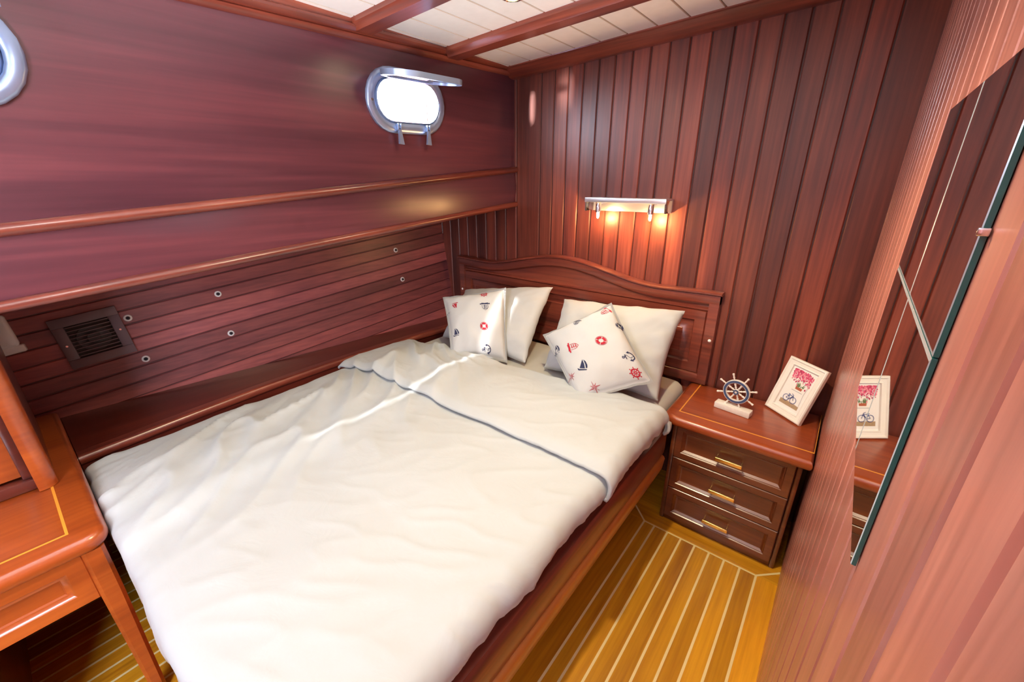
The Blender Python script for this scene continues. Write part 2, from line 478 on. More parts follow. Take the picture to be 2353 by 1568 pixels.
# floor: boards and pale inlay lines
bm = BM()
ly = bm.faces.layers.float.new('tone')
def quad(bm, x0, y0, x1, y1, z, mi, tone=0.0):
    f = bm.faces.new([bm.verts.new(p) for p in ((x0, y0, z), (x1, y0, z), (x1, y1, z), (x0, y1, z))])
    f.material_index = mi; f[ly] = tone; return f
YI = 1.578; IW = 0.0082
lines = [0.003 - 0.06 * k for k in range(8)] + [-0.466]
lines += [-0.70 - 0.06 * k for k in range(34)]
lines = sorted(lines)
edges = [-2.75] + lines + [XR + 0.02]
for a, b_ in zip(edges[:-1], edges[1:]):
    top = YI if a >= -0.467 and b_ <= 0.004 else YB
    quad(bm, a, YF, b_, top, 0.0, 0, rnd(-0.22, 0.22))
f = quad(bm, -0.55, YI, XR + 0.02, YB, 0.0004, 1, -0.05)
for x in lines:
    quad(bm, x - IW / 2, YF, x + IW / 2, YI if x > -0.5 else YB, 0.0008, 2)
quad(bm, -0.466, YI - IW / 2, 0.003, YI + IW / 2, 0.0010, 2)
def strip(p, q, w, z, mi):
    p = Vector(p); q = Vector(q); d = (q - p).normalized(); n_ = Vector((-d.y, d.x)) * w / 2
    f = bm.faces.new([bm.verts.new((v.x, v.y, z)) for v in (p - n_, q - n_, q + n_, p + n_)]); f.material_index = mi
strip((0.003, YI), (XR + 0.01, 1.66), IW, 0.0012, 2); strip((-0.466, YI), (-0.545, 1.655), IW, 0.0012, 2)
box(bm, (-2.8, YF - 0.1, -0.05), (0.2, YB + 0.05, -0.004))
tag(obj('floor', bm, [W_FLOOR, W_FLOORX, M_INLAY], smooth=0), kind='structure')

# ------------------------------------------------------------------ portholes
def ring(bm, inner, outer_, x0, x1, bev=0.006):
    """stadium ring between two (y,z) loops, proud from x0 to x1"""
    def lp(l, x): return [bm.verts.new((x, y, z)) for y, z in l]
    n = len(inner)
    mid = [((a[0] * 0.8 + b[0] * 0.2), (a[1] * 0.8 + b[1] * 0.2)) for a, b in zip(inner, outer_)]
    mid2 = [((a[0] * 0.2 + b[0] * 0.8), (a[1] * 0.2 + b[1] * 0.8)) for a, b in zip(inner, outer_)]
    rows = [lp(inner, x0), lp(inner, x1 - bev), lp(mid, x1), lp(mid2, x1), lp(outer_, x1 - bev), lp(outer_, x0)]
    fs = grid_faces(bm, rows, closed_u=True)
    return fs
def porthole(name, cy, cz):
    w = thing(name, loc=(XU, cy, cz), kind='structure')
    bm = BM(); ring(bm, stadium(cy, cz, 0.33, 0.163), stadium(cy, cz, 0.402, 0.238), XU, XU + 0.016)
    bmesh.ops.recalc_face_normals(bm, faces=bm.faces); obj('frame', bm, M_PORT, w, 50)
    bm = BM()
    i0 = stadium(cy, cz, 0.318, 0.152); i1 = stadium(cy, cz, 0.334, 0.168)
    rows = [[bm.verts.new((x, y, z)) for y, z in l] for l, x in ((i1, XU + 0.002), (i0, XU + 0.018), (i0, XU - 0.008), (i1, XU - 0.008))]
    grid_faces(bm, rows, closed_u=True, closed_v=True); bmesh.ops.recalc_face_normals(bm, faces=bm.faces); obj('rim', bm, M_PORT, w, 40)
    # opened pane, hinged along the top, lying almost level into the cabin
    hz = cz + 0.084; hx = XU + 0.020; ang = math.radians(-7)
    def to(y, d, h): # d away from the hinge, h thickness upward
        return (hx + d * math.cos(ang) - h * math.sin(ang), cy + y, hz + d * math.sin(ang) + h * math.cos(ang) + 0.034 * y)
    def loop(wd, ht, d0):
        out = []
        for y, z in stadium(0, 0, wd, ht, slope=0): out.append((y, z + 0.09 + d0))
        return out
    lo = loop(0.36, 0.19, 0); li = loop(0.315, 0.148, 0)
    bm = BM()
    rows = [[bm.verts.new(to(y, d, h)) for y, d in l] for l, h in ((li, -0.008), (lo, -0.008), (lo, 0.012), (li, 0.012))]
    grid_faces(bm, rows, closed_u=True, closed_v=True); bmesh.ops.recalc_face_normals(bm, faces=bm.faces)
    pf = obj('pane_frame', bm, M_PORT, w, 40)
    bm = BM()
    rows = [[bm.verts.new(to(y, d, h)) for y, d in li] for h in (-0.003, 0.005)]
    grid_faces(bm, rows, closed_u=True); bm.faces.new(rows[0]); bm.faces.new(rows[1]); bmesh.ops.recalc_face_normals(bm, faces=bm.faces)
    g = obj('pane', bm, M_GLASS, w, 40)
    for y in (-0.09, 0.09):
        bm = BM(); box(bm, (XU + 0.014, cy + y - 0.012, hz - 0.004 + 0.034 * y), (XU + 0.034, cy + y + 0.012, hz + 0.018 + 0.034 * y), 0.003); obj('hinge', bm, M_PORT, w)
    for y, tw in ((-0.072, 0.004), (0.083, -0.002)):
        bm = BM(); zt = cz - 0.098 + 0.034 * y
        for s in (-0.007, 0.007): box(bm, (XU + 0.012, cy + y + s - 0.003, zt - 0.012), (XU + 0.032, cy + y + s + 0.003, zt + 0.014), 0.002)
        tube(bm, [(XU + 0.024, cy + y - 0.012, zt), (XU + 0.024, cy + y + 0.012, zt)], 0.004)
        pts = [(cy + y - 0.005, zt - 0.008), (cy + y + tw - 0.012, zt - 0.062), (cy + y + tw + 0.012, zt - 0.064), (cy + y + 0.005, zt - 0.008)]
        lo_ = [bm.verts.new((XU + 0.022, a, b_)) for a, b_ in pts]; hi_ = [bm.verts.new((XU + 0.032, a, b_)) for a, b_ in pts]
        grid_faces(bm, [lo_, hi_], closed_u=True); bm.faces.new(lo_); bm.faces.new(hi_)
        bmesh.ops.recalc_face_normals(bm, faces=bm.faces)
        obj('latch', bm, M_PORT, w)
    bm = BM(); M_ = frame_from((1, 0, 0), loc=(XU + 0.012, cy - 0.182, cz - 0.012)); lathe(bm, [(0.0005, 0.006), (0.005, 0.006), (0.007, 0.003), (0.007, -0.004)], M_, 12); obj('screw', bm, M_STEEL, w)
porthole('window_1', PORTS[0][0], PORTS[0][1]); porthole('window_2', PORTS[1][0], PORTS[1][1])

# ------------------------------------------------------------------ bed
XL_, XRr = -1.93, -0.435
bed = thing('bed_frame', 'dark mahogany bed frame with a moulded side rail around the white bedding', 'bed', (-1.2, 1.0, 0))
def railx(y): return XRr
bm = BM()
pr = [(-0.47, 0.505), (-0.452, 0.512), (-0.436, 0.508), (-0.428, 0.495), (-0.428, 0.40), (-0.434, 0.386), (-0.47, 0.386)]
rows = [[bm.verts.new((x, y, z)) for x, z in pr] for y in (0.0, 0.5, 1.0, 1.588)]
grid_faces(bm, rows, closed_u=True); bm.faces.new(rows[0]); bm.faces.new(rows[-1]); bmesh.ops.recalc_face_normals(bm, faces=bm.faces)
obj('side_rail', bm, W_Y, bed, 40)
bm = BM()
pr = [(-0.47, 0.386), (-0.434, 0.386), (-0.424, 0.380), (-0.420, 0.371), (-0.426, 0.316), (-0.430, 0.310), (-0.47, 0.310)]
rows = [[bm.verts.new((x, y, z)) for x, z in pr] for y in (0.0, 1.0, 1.586)]
grid_faces(bm, rows, closed_u=True); bm.faces.new(rows[0]); bm.faces.new(rows[-1]); bmesh.ops.recalc_face_normals(bm, faces=bm.faces)
obj('rail_lit_edge', bm, W_RAIL, bed, 40, label='rail bottom edge with light bounced off the floor put into its colour')
bm = BM(); box(bm, (-1.93, 0.03, 0.30), (-0.47, 1.99, 0.42)); obj('mattress_base', bm, W_Y, bed)
bm = BM(); box(bm, (-1.93, 0.06, 0.0), (-0.60, 1.99, 0.30)); obj('plinth', bm, W_Y, bed)
bm = BM(); box(bm, (-1.93, 0.004, 0.0), (-0.47, 0.03, 0.50), 0.004); obj('footboard', bm, W_TOPY, bed)

# mattress with fitted sheet
def soft_block(bm, x0, x1, y0, y1, z0, z1, r, n=5, wob=0.003):
    pts = []
    for cx, cy, a0 in ((x1 - r, y1 - r, 0), (x0 + r, y1 - r, PI / 2), (x0 + r, y0 + r, PI), (x1 - r, y0 + r, 3 * PI / 2)):
        for k in range(n + 1):
            a = a0 + PI / 2 * k / n; pts.append((cx + r * math.cos(a), cy + r * math.sin(a)))
    fine = []
    for i in range(len(pts)):
        p = Vector(pts[i]); q = Vector(pts[(i + 1) % len(pts)]); m = max(1, int((q - p).length / 0.05))
        for k in range(m): fine.append(tuple(p.lerp(q, k / m)))
    loops = []
    for ins, z in ((0.012, z0), (0.0, z0 + 0.02), (0.0, z1 - 0.05), (0.006, z1 - 0.025), (0.022, z1 - 0.008), (0.048, z1)):
        lp = []
        for p in offset_poly(fine, ins):
            nz = noise.noise(Vector((p.x * 14, p.y * 14, z * 6))) * wob
            lp.append(bm.verts.new((p.x + nz, p.y + nz, z + nz * 0.5)))
        loops.append(lp)
    grid_faces(bm, loops, closed_u=True); bm.faces.new(loops[-1]); bm.faces.new(list(reversed(loops[0])))
    bmesh.ops.recalc_face_normals(bm, faces=bm.faces)
mt = thing('mattress', 'mattress in a plain white fitted sheet, bare below the pillows', 'mattress', (-1.2, 1.0, 0.42))
bm = BM(); soft_block(bm, -1.905, -0.468, 0.035, 1.957, 0.42, 0.592, 0.06); obj('fitted_sheet', bm, M_SHEET, mt, 60)

# duvet ------------------------------------------------------------
def ridged(p, s):
    return 1 - abs(noise.noise(p * s)) * 2.2
def duvet_h(x, y):
    """height field on top of the duvet"""
    p = Vector((x, y, 0))
    h = 0.626
    h += 0.010 * noise.noise(p * 2.3 + Vector((3, 1, 5)))
    h += 0.006 * noise.noise(p * 5.1 + Vector((1, 7, 2)))
    # folds dragged from the hull side, running diagonally
    a = (x + y) * 0.7071; b = (x - y) * 0.7071
    wl = max(0.0, min(1.0, (-1.05 - x) / 0.6)) ** 0.8 * (0.12 + 0.88 * max(0.0, min(1.0, (x + 1.90) / 0.16)))
    q = Vector((b * 2.0, a * 9.0 + 0.6 * noise.noise(p * 3), 4.2))
    h += wl * 0.028 * (max(0, ridged(q, 1.0)) ** 2 - 0.3)
    q2 = Vector((b * 4.5, a * 24.0 + 0.9 * noise.noise(p * 5), 1.2))
    h += wl * 0.0045 * max(0, ridged(q2, 1.0)) ** 2
    # small creases elsewhere
    wr = max(0.0, min(1.0, (x + 1.2) / 0.9))
    q3 = Vector((a * 5.0, b * 13.0, 8.0))
    h += 0.0045 * (0.35 + wr) * max(0, ridged(q3, 1.0)) ** 3
    # quilt loft: thinner at the left edge, plump at the right one and at the foot
    h -= 0.030 * max(0, min(1, (-1.62 - x) / 0.3)) ** 1.6
    h += 0.012 * max(0, 1 - abs(x + 0.66) / 0.35)
    h += 0.015 * max(0, 1 - abs(y - 0.15) / 0.35) * max(0, min(1, (x + 1.8) / 0.5))
    # ridge lengthwise
    h += 0.012 * math.exp(-((x + 1.33 + 0.03 * math.sin(y * 5)) / 0.06) ** 2)
    # pressed fold line
    h += 0.0012 * math.exp(-((x + 0.80 + 0.10 * (y - 0.5)) / 0.006) ** 2)
    return h

def left_edge(y): return -1.878 - 0.035 * math.sin(PI * min(max(y, 0), 1.9) / 1.9) + 0.008 * noise.noise(Vector((y * 6, 2, 0)))
def right_edge(y): return -0.425 - 0.012 * max(0, 0.9 - y) + 0.020 * noise.noise(Vector((y * 4.3, 9, 3))) + 0.008 * noise.noise(Vector((y * 15, 9, 3)))

def across(y, n, lift=0.0, drop=0.085, lx=None, rx=None, ldrop=0.055):
    """points across the bed for one line of the cloth: left tuck, top, right drape"""
    xl = (lx if lx is not None else left_edge(y)); xr = (rx if rx is not None else right_edge(y))
    out = []
    R = 0.055
    d = drop + 0.022 * noise.noise(Vector((y * 6.5, 3, 1))) + 0.010 * noise.noise(Vector((y * 19, 3, 1)))
    nl, nr = 8, 18
    for k in range(nl):
        t = k / nl
        out.append((xl + 0.026 * t * t * 0.9 - 0.004, y, -ldrop * (1 - t) ** 1.5, 0.0))
    for k in range(n + 1):
        t = k / n
        out.append((xl + 0.026 + (xr - R - xl - 0.026) * t, y, 0.0, 0.0))
    for k in range(1, nr + 1):
        t = k / nr
        if t < 0.55:
            a = t / 0.55 * PI / 2
            out.append((xr - R + R * math.sin(a), y, -R * (1 - math.cos(a)), t))
        else:
            u = (t - 0.55) / 0.45
            wv = 0.010 * noise.noise(Vector((y * 17, u * 2, 6))) + 0.006 * noise.noise(Vector((y * 40, u * 3, 1)))
            out.append((xr + wv * u - 0.012 * u * u, y, -R - (d - R) * u if d > R else -R - 0.02 * u, t))
    pts = []
    for x, yy_, dz, t in out:
        xc = min(max(x, xl + 0.0), xr - 0.02)
        h = duvet_h(xc, y)
        if t > 0: h += 0.006 * noise.noise(Vector((y * 11, x * 9, 2))) * t
        pts.append(Vector((x, y, h + dz + lift)))
    return pts
dv = thing('duvet', 'plain white duvet spread over the bed, its top end folded back', 'duvet', (-1.2, 0.7, 0.6))
bm = BM()
rows = []
NX = 120
for k in range(9):               # foot end drops
    t = 1 - k / 9.0
    y = 0.012 - 0.0 * t
    ps = across(0.02 + 0.001 * k, NX)
    w = [0.010 * noise.noise(Vector((p.x * 7, t * 2, 3))) + 0.008 * noise.noise(Vector((p.x * 18, t, 3))) for p in ps]
    a = t * PI / 2
    rows.append([Vector((p.x, 0.045 - 0.049 * math.sin(min(1, t * 1.6) * PI / 2) + wv * t - 0.002, p.z - (0.03 * (1 - math.cos(min(1, t * 1.6) * PI / 2)) + max(0, t - 0.6) * 0.22))) for p, wv in zip(ps, w)])
y = 0.055
YT = 1.435
while y < YT:
    rows.append(across(y, NX)); y += 0.0085
def flap_top(x):                    # where the duvet doubles back
    return 1.405 + 0.10 * max(0, min(1, (x + 1.45) / 1.0)) + 0.012 * noise.noise(Vector((x * 4, 5, 5)))
vr = [[bm.verts.new(p) for p in r] for r in rows]
grid_faces(bm, vr)
d0 = obj('cover', bm, M_DUVET, dv, 180)
md = d0.modifiers.new('thick', 'SOLIDIFY'); md.thickness = 0.018; md.offset = -1
# folded back end
bm = BM(); rows = []
NF = 62
for i in range(NF + 1):
    s = i / NF
    yq0 = 1.0 + 0.46 * s
    lift = 0.034 + 0.010 * math.sin(PI * s)
    if s < 0.10: lift = 0.016 + (lift - 0.016) * math.sin(s / 0.10 * PI / 2)
    ps = across(1.0 + 0.45 * s, NX, drop=0.105 - 0.02 * s, lx=left_edge(1.0 + 0.45 * s) - 0.022, rx=right_edge(1.0 + .45 * s) + 0.016, ldrop=0.02)
    row = []
    for p in ps:
        yb = 0.992 + 0.012 * noise.noise(Vector((p.x * 3.1, 8, 1))) - 0.02 * max(0, (-1.7 - p.x)) / 0.2
        yt = flap_top(p.x)
        extra = 0.006 * noise.noise(Vector((p.x * 5 + 4, s * 3, 2)))
        row.append(Vector((p.x, yb + (yt - yb) * s, p.z + lift + extra)))
    rows.append(row)
# rounded head-end fold
last = rows[-1]
for k in range(1, 7):
    a = PI * k / 6
    rows.append([Vector((p.x, p.y + 0.022 * math.sin(a), p.z - 0.021 * (1 - math.cos(a)))) for p in last])
vr = [[bm.verts.new(p) for p in r] for r in rows]
grid_faces(bm, vr)
d1 = obj('folded_end', bm, M_DUVET, dv, 180)
md = d1.modifiers.new('thick', 'SOLIDIFY'); md.thickness = 0.012; md.offset = -1

# ------------------------------------------------------------------ pillows and cushions
class Pillow:
    def __init__(s, BL, BR, TR, TL, T, seed, flange=0.0, pinch=0.05, wr=0.006, face=(0, -1, 0.3)):
        s.c = [Vector(p) for p in (BL, BR, TR, TL)]; s.T = T; s.seed = seed; s.fl = flange; s.pinch = pinch; s.wr = wr
        n = (s.c[1] - s.c[0]).cross(s.c[3] - s.c[0]).normalized()
        if n.dot(Vector(face)) < 0: n.negate()
        s.n = n
    def f(s, u, v):
        m = 1 - s.fl
        a = max(0.0, 1 - (u / m) ** 2); b = max(0.0, 1 - (v / m) ** 2)
        return (a * b) ** 0.42
    def at(s, u, v, side=1):
        # pull the edge middles in, leave the corners long
        k = s.pinch
        uu = u * (1 - k * (1 - v * v)); vv = v * (1 - k * (1 - u * u))
        a = (uu + 1) / 2; b = (vv + 1) / 2
        p = (s.c[0] * (1 - a) + s.c[1] * a) * (1 - b) + (s.c[3] * (1 - a) + s.c[2] * a) * b
        e = max(abs(u), abs(v))
        q = Vector((u * 2.2 + s.seed, v * 2.2, side * 3.0))
        w = s.wr * noise.noise(q * 1.3) + s.wr * 0.5 * max(0, ridged(Vector(((u + v) * 1.2, (u - v) * 5 + s.seed, side)), 1.0)) ** 2 * min(1, e * 1.2) * (0.4 + 0.6 * abs(u * v))
        w *= min(1, s.f(u, v) * 1.6)
        edge = s.wr * 1.2 * noise.noise(Vector((u * 4 + s.seed, v * 4, 9))) * max(0, (e - 0.75) / 0.25)
        return p + s.n * (side * (s.T * (0.62 if side > 0 else 0.38) * s.f(u, v) + w) + edge)
    def mesh(s, bm, N=44):
        g = []
        for side in (1, -1):
            gg = []
            for i in range(N + 1):
                row = []
                for j in range(N + 1):
                    if side == -1 and (i in (0, N) or j in (0, N)): row.append(g[0][i][j]); continue
                    # denser towards the edges
                    u = math.sin((j / N - 0.5) * PI); v = math.sin((i / N - 0.5) * PI)
                    u = 0.5 * u + 0.5 * (2 * j / N - 1); v = 0.5 * v + 0.5 * (2 * i / N - 1)
                    row.append(bm.verts.new(s.at(u, v, side)))
                gg.append(row)
            g.append(gg)
            grid_faces(bm, gg)
        bmesh.ops.recalc_face_normals(bm, faces=bm.faces)
        return g

def pillow(name, label, P, mats, cat, decals=None, group=None):
    bm = BM(); P.mesh(bm)
    if decals:
        for fn, u, v, size, rot, mi in decals: fn(bm, P, u, v, size, rot, mi)
    o = obj(name, bm, mats, None, 80)
    return tag(o, label, cat, group)

# printed emblems: flat shapes laid on the cushion surface
def put(bm, P, poly, u, v, size, rot, mi, lift=0.0016):
    """poly in unit coords -> tessellated, dropped on the pillow front"""
    ex = (P.c[1] - P.c[0]).length / 2; ey = (P.c[3] - P.c[0]).length / 2
    c, s_ = math.cos(rot), math.sin(rot)
    vs = [Vector((x, y, 0)) for x, y in poly]
    for tri in geometry.tessellate_polygon([vs]):
        bv = []
        for i in tri:
            x, y = vs[i].x * size, vs[i].y * size
            xx, yy_ = c * x - s_ * y, s_ * x + c * y
            q = P.at(max(-1, min(1, u + xx / ex)), max(-1, min(1, v + yy_ / ey)))
            bv.append(bm.verts.new(q + P.n * lift))
        f = bm.faces.new(bv); f.material_index = mi
        f.normal_update()
        if f.normal.dot(P.n) < 0: f.normal_flip()
def arc(r0, r1, a0, a1, n=6):
    return [(r1 * math.cos(a0 + (a1 - a0) * k / n), r1 * math.sin(a0 + (a1 - a0) * k / n)) for k in range(n + 1)] + [(r0 * math.cos(a1 - (a1 - a0) * k / n), r0 * math.sin(a1 - (a1 - a0) * k / n)) for k in range(n + 1)]
def lifebuoy(bm, P, u, v, s, r, mi):
    for k in range(4): put(bm, P, arc(0.42, 0.86, PI / 4 + k * PI / 2 + 0.1, PI / 4 + (k + 1) * PI / 2 - 0.1), u, v, s, r, mi)
    for k in range(8): put(bm, P, arc(0.93, 1.0, k * PI / 4, (k + 1) * PI / 4, 3), u, v, s, r, mi)
def wheel_print(bm, P, u, v, s, r, mi):
    for k in range(8):
        a = k * PI / 4
        put(bm, P, arc(0.55, 0.78, a, a + PI / 4, 3), u, v, s, r, mi)
        put(bm, P, arc(0.10, 0.26, a, a + PI / 4, 2), u, v, s, r, mi)
        d = (math.cos(a), math.sin(a)); n_ = (-d[1], d[0])
        put(bm, P, [(d[0] * t + n_[0] * w, d[1] * t + n_[1] * w) for t, w in ((0.2, -0.06), (1.0, -0.06), (1.0, 0.06), (0.2, 0.06))], u, v, s, r, mi)
        put(bm, P, [(d[0] * 0.98 + 0.11 * math.cos(b * PI / 3), d[1] * 0.98 + 0.11 * math.sin(b * PI / 3)) for b in range(6)], u, v, s, r, mi)
def star(bm, P, u, v, s, r, mi):
    for k in range(8):
        a = k * PI / 4; L_ = 1.0 if k % 2 == 0 else 0.72
        tip = (L_ * math.cos(a), L_ * math.sin(a)); b1 = (0.26 * math.cos(a + PI / 8), 0.26 * math.sin(a + PI / 8)); b0 = (0.26 * math.cos(a - PI / 8), 0.26 * math.sin(a - PI / 8))
        put(bm, P, [(0, 0), tip, b1], u, v, s, r, mi)
        th = 0.05
        put(bm, P, [(b0[0] * 0.8, b0[1] * 0.8), b0, tip, (tip[0] * 0.86, tip[1] * 0.86)], u, v, s, r, mi)
def boat(bm, P, u, v, s, r, mi):
    put(bm, P, [(-0.05, 1.0), (0.22, 0.1), (0.30, -0.7), (-0.55, -0.55), (-0.30, 0.2)], u, v, s, r, mi)
    put(bm, P, [(0.12, 0.95), (0.5, 0.55), (0.72, -0.1), (0.70, -0.62), (0.44, -0.66), (0.40, 0.0)], u, v, s, r, mi)
    put(bm, P, [(-0.95, -0.55), (-0.7, -0.62), (-0.62, -0.72), (0.6, -0.86), (0.55, -1.0), (-0.75, -0.92)], u, v, s, r, mi)
def anchor(bm, P, u, v, s, r, mi):
    for k in range(8): put(bm, P, arc(0.10, 0.22, k * PI / 4, (k + 1) * PI / 4, 2), u, v, s, r, mi) if False else None
    put(bm, P, [(-0.07, 0.75), (-0.07, -0.85), (0.07, -0.85), (0.07, 0.75)], u, v, s, r, mi)
    put(bm, P, [(-0.42, 0.42), (0.42, 0.42), (0.42, 0.56), (-0.42, 0.56)], u, v, s, r, mi)
    ring_ = arc(0.10, 0.22, 0, 2 * PI - 0.01, 10); put(bm, P, [(x, y + 0.88) for x, y in ring_], u, v, s, r, mi)
    put(bm, P, [(x, y - 0.12) for x, y in arc(0.66, 0.84, PI + 0.15, 2 * PI - 0.15, 10)], u, v, s, r, mi)
    for m_ in (-1, 1):
        put(bm, P, [(m_ * 0.74, 0.12), (m_ * 0.98, -0.36), (m_ * 0.48, -0.22)], u, v, s, r, mi)
    rope = [(0.30 * math.sin(t * 2 * PI), 0.7 - 1.3 * t) for t in [k / 12 for k in range(13)]]
    put(bm, P, [(x - 0.05, y) for x, y in rope] + [(x + 0.06, y) for x, y in reversed(rope)], u, v, s, r, mi)
def shield(bm, P, u, v, s, r, mi):
    out = [(-0.62, 0.45), (-0.62, -0.35), (-0.4, -0.72), (0, -1.0), (0.4, -0.72), (0.62, -0.35), (0.62, 0.45)]
    inn = [(x * 0.88, y * 0.9 + 0.0) for x, y in out]
    for i in range(len(out) - 1): put(bm, P, [out[i], out[i + 1], inn[i + 1], inn[i]], u, v, s, r, mi)
    put(bm, P, [(-1.0, 0.42), (-1.0, 0.72), (-0.7, 0.70), (-0.65, 0.86), (0, 0.78), (0.65, 0.86), (0.7, 0.70), (1.0, 0.72), (1.0, 0.42), (0.65, 0.50), (0, 0.44), (-0.65, 0.50)], u, v, s, r, mi)
    for yy_ in (0.15, -0.18, -0.52):
        put(bm, P, [(-0.38, yy_), (-0.1, yy_ + 0.12), (0.18, yy_ + 0.02), (0.4, yy_ + 0.12), (0.38, yy_ - 0.10), (0.16, yy_ - 0.04), (-0.12, yy_ - 0.13)], u, v, s, r, mi)

PL = Pillow((-1.83, 1.60, 0.612), (-1.180, 1.585, 0.612), (-1.20, 1.855, 0.965), (-1.87, 1.86, 0.845), 0.15, 1.3, pinch=0.055, wr=0.011)
pillow('pillow', 'white pillow leaning on the headboard behind the upright printed cushion', PL, M_PILLOW, 'pillow', group='white pillows at the headboard')
PR_ = Pillow((-1.075, 1.60, 0.612), (-0.498, 1.635, 0.606), (-0.500, 1.845, 0.965), (-1.125, 1.85, 0.915), 0.15, 5.1, pinch=0.06, wr=0.012)
pillow('pillow', 'white pillow nearest the nightstand, behind the tilted printed cushion', PR_, M_PILLOW, 'pillow', group='white pillows at the headboard')
CL = Pillow((-1.505, 1.365, 0.640), (-1.268, 1.545, 0.606), (-1.372, 1.665, 0.977), (-1.715, 1.52, 0.896), 0.12, 8.7, flange=0.07, pinch=0.05, wr=0.006)
s_ = 0.021
N_, R_ = 1, 2
pillow('cushion', 'square white cushion standing upright with red and navy sailing emblems, left one', CL, [M_CUSH, M_NAVY, M_RED], 'cushion', [
    (boat, -0.641, 0.533, s_ * 0.9, PI + 0.2, R_), (shield, 0.328, 0.399, s_ * 1.15, 0.05, N_), (lifebuoy, 0.25, -0.199, s_, 0, R_), (anchor, 0.285, -0.80, s_ * 1.1, 1.8, N_),
    (boat, -0.743, -0.33, s_, 0.15, N_), (wheel_print, 0.314, 0.827, s_ * 0.9, 0, R_), (star, -0.93, 0.371, s_ * 0.6, 0, N_)], 'printed cushions on the bed')
CR = Pillow((-0.745, 1.372, 0.622), (-0.500, 1.555, 0.728), (-0.751, 1.63, 1.008), (-1.053, 1.55, 0.812), 0.12, 3.3, flange=0.06, pinch=0.042, wr=0.006)
pillow('cushion', 'white cushion tilted on one corner with red and navy sailing emblems, right one', CR, [M_CUSH, M_NAVY, M_RED], 'cushion', [
    (lifebuoy, 0.277, 0.058, s_ * 1.15, 0.2, R_), (shield, -0.46, 0.178, s_ * 1.25, 1.4, R_), (boat, -0.445, -0.325, s_ * 1.25, -0.35, N_), (anchor, 0.724, -0.429, s_ * 1.2, 1.6, N_),
    (wheel_print, 0.681, -0.788, s_ * 1.1, 0, R_), (star, -0.426, -0.86, s_ * 1.35, 0.1, R_), (star, -0.86, -0.42, s_ * 1.1, 0.2, R_), (boat, -0.88, 0.365, s_, -0.3, N_),
    (shield, 0.75, 0.794, s_ * 1.1, -1.1, R_), (shield, -0.043, 0.80, s_ * 0.9, -0.6, N_), (lifebuoy, 0.92, 0.362, s_ * 0.8, 0, N_)], 'printed cushions on the bed')

# ------------------------------------------------------------------ headboard
hb = thing('headboard', 'carved mahogany headboard with a curved top behind the pillows', 'headboard', (-1.205, 1.97, 0.58))
HX0, HX1, HC = -2.02, -0.39, -1.225
def htop(x):
    d = abs(x - HC)
    if d > 0.56: return 1.022 + 0.006 * min(1, (d - 0.56) / 0.2)
    return 1.022 + 0.084 * (0.5 + 0.5 * math.cos(PI * d / 0.56)) ** 0.95
NH = 60
hxs = [HX0 + (HX1 - HX0) * k / NH for k in range(NH + 1)]
FY = 1.958
def band(bm, ztop, zbot, x0, x1, y0, y1, r=0.006, n=NH):
    """curved bar following ztop(x) .. zbot(x)"""
    rows = []
    for k in range(n + 1):
        x = x0 + (x1 - x0) * k / n; zt = ztop(x); zb = zbot(x)
        rows.append([bm.verts.new(p) for p in ((x, y1, zt), (x, y0 + r, zt), (x, y0 + r * 0.3, zt - r * 0.3), (x, y0, zt - r), (x, y0, zb + r), (x, y0 + r * 0.3, zb + r * 0.3), (x, y0 + r, zb), (x, y1, zb))])
    grid_faces(bm, rows, closed_u=True); bm.faces.new(rows[0]); bm.faces.new(list(reversed(rows[-1])))
bm = BM()
band(bm, htop, lambda x: htop(x) - 0.048, HX0, HX1, FY, 1.995)
for x0, x1 in ((HX0, HX0 + 0.042), (HX1 - 0.042, HX1)):
    band(bm, lambda x: htop(x) - 0.006, lambda x: 0.585, x0, x1, FY + 0.0005, 1.995, n=1)
band(bm, lambda x: 0.632, lambda x: 0.585, HX0 + 0.03, HX1 - 0.03, FY + 0.001, 1.995, n=1)
# projecting cap along the top edge
rows = []
for x in [HX0 - 0.006 + (HX1 - HX0 + 0.012) * k / NH for k in range(NH + 1)]:
    z = htop(x)
    rows.append([bm.verts.new(p) for p in ((x, 1.996, z + 0.011), (x, FY - 0.004, z + 0.011), (x, FY - 0.011, z + 0.006), (x, FY - 0.011, z), (x, FY - 0.003, z - 0.005), (x, 1.996, z - 0.005))])
grid_faces(bm, rows, closed_u=True); bm.faces.new(rows[0]); bm.faces.new(list(reversed(rows[-1])))
bmesh.ops.recalc_face_normals(bm, faces=bm.faces)
obj('frame', bm, W_X, hb, 40)
bm = BM()   # recessed curved field
rows = []
for k in range(NH + 1):
    x = HX0 + 0.03 + (HX1 - HX0 - 0.06) * k / NH
    zt = htop(x) - 0.045
    rows.append([bm.verts.new(p) for p in ((x, FY + 0.004, zt), (x, FY + 0.018, zt - 0.012), (x, FY + 0.018, 0.962), (x, FY + 0.008, 0.956), (x, FY + 0.008, 0.948))])
grid_faces(bm, rows); bmesh.ops.recalc_face_normals(bm, faces=bm.faces)
obj('curved_field', bm, W_X, hb, 40)
bm = BM()   # large raised panel
def rect(x0, x1, z0, z1, ins, y): return [Vector((x0 + ins, y, z0 + ins)), Vector((x1 - ins, y, z0 + ins)), Vector((x1 - ins, y, z1 - ins)), Vector((x0 + ins, y, z1 - ins))]
PX0, PX1, PZ0, PZ1 = HX0 + 0.042, HX1 - 0.042, 0.632, 0.95
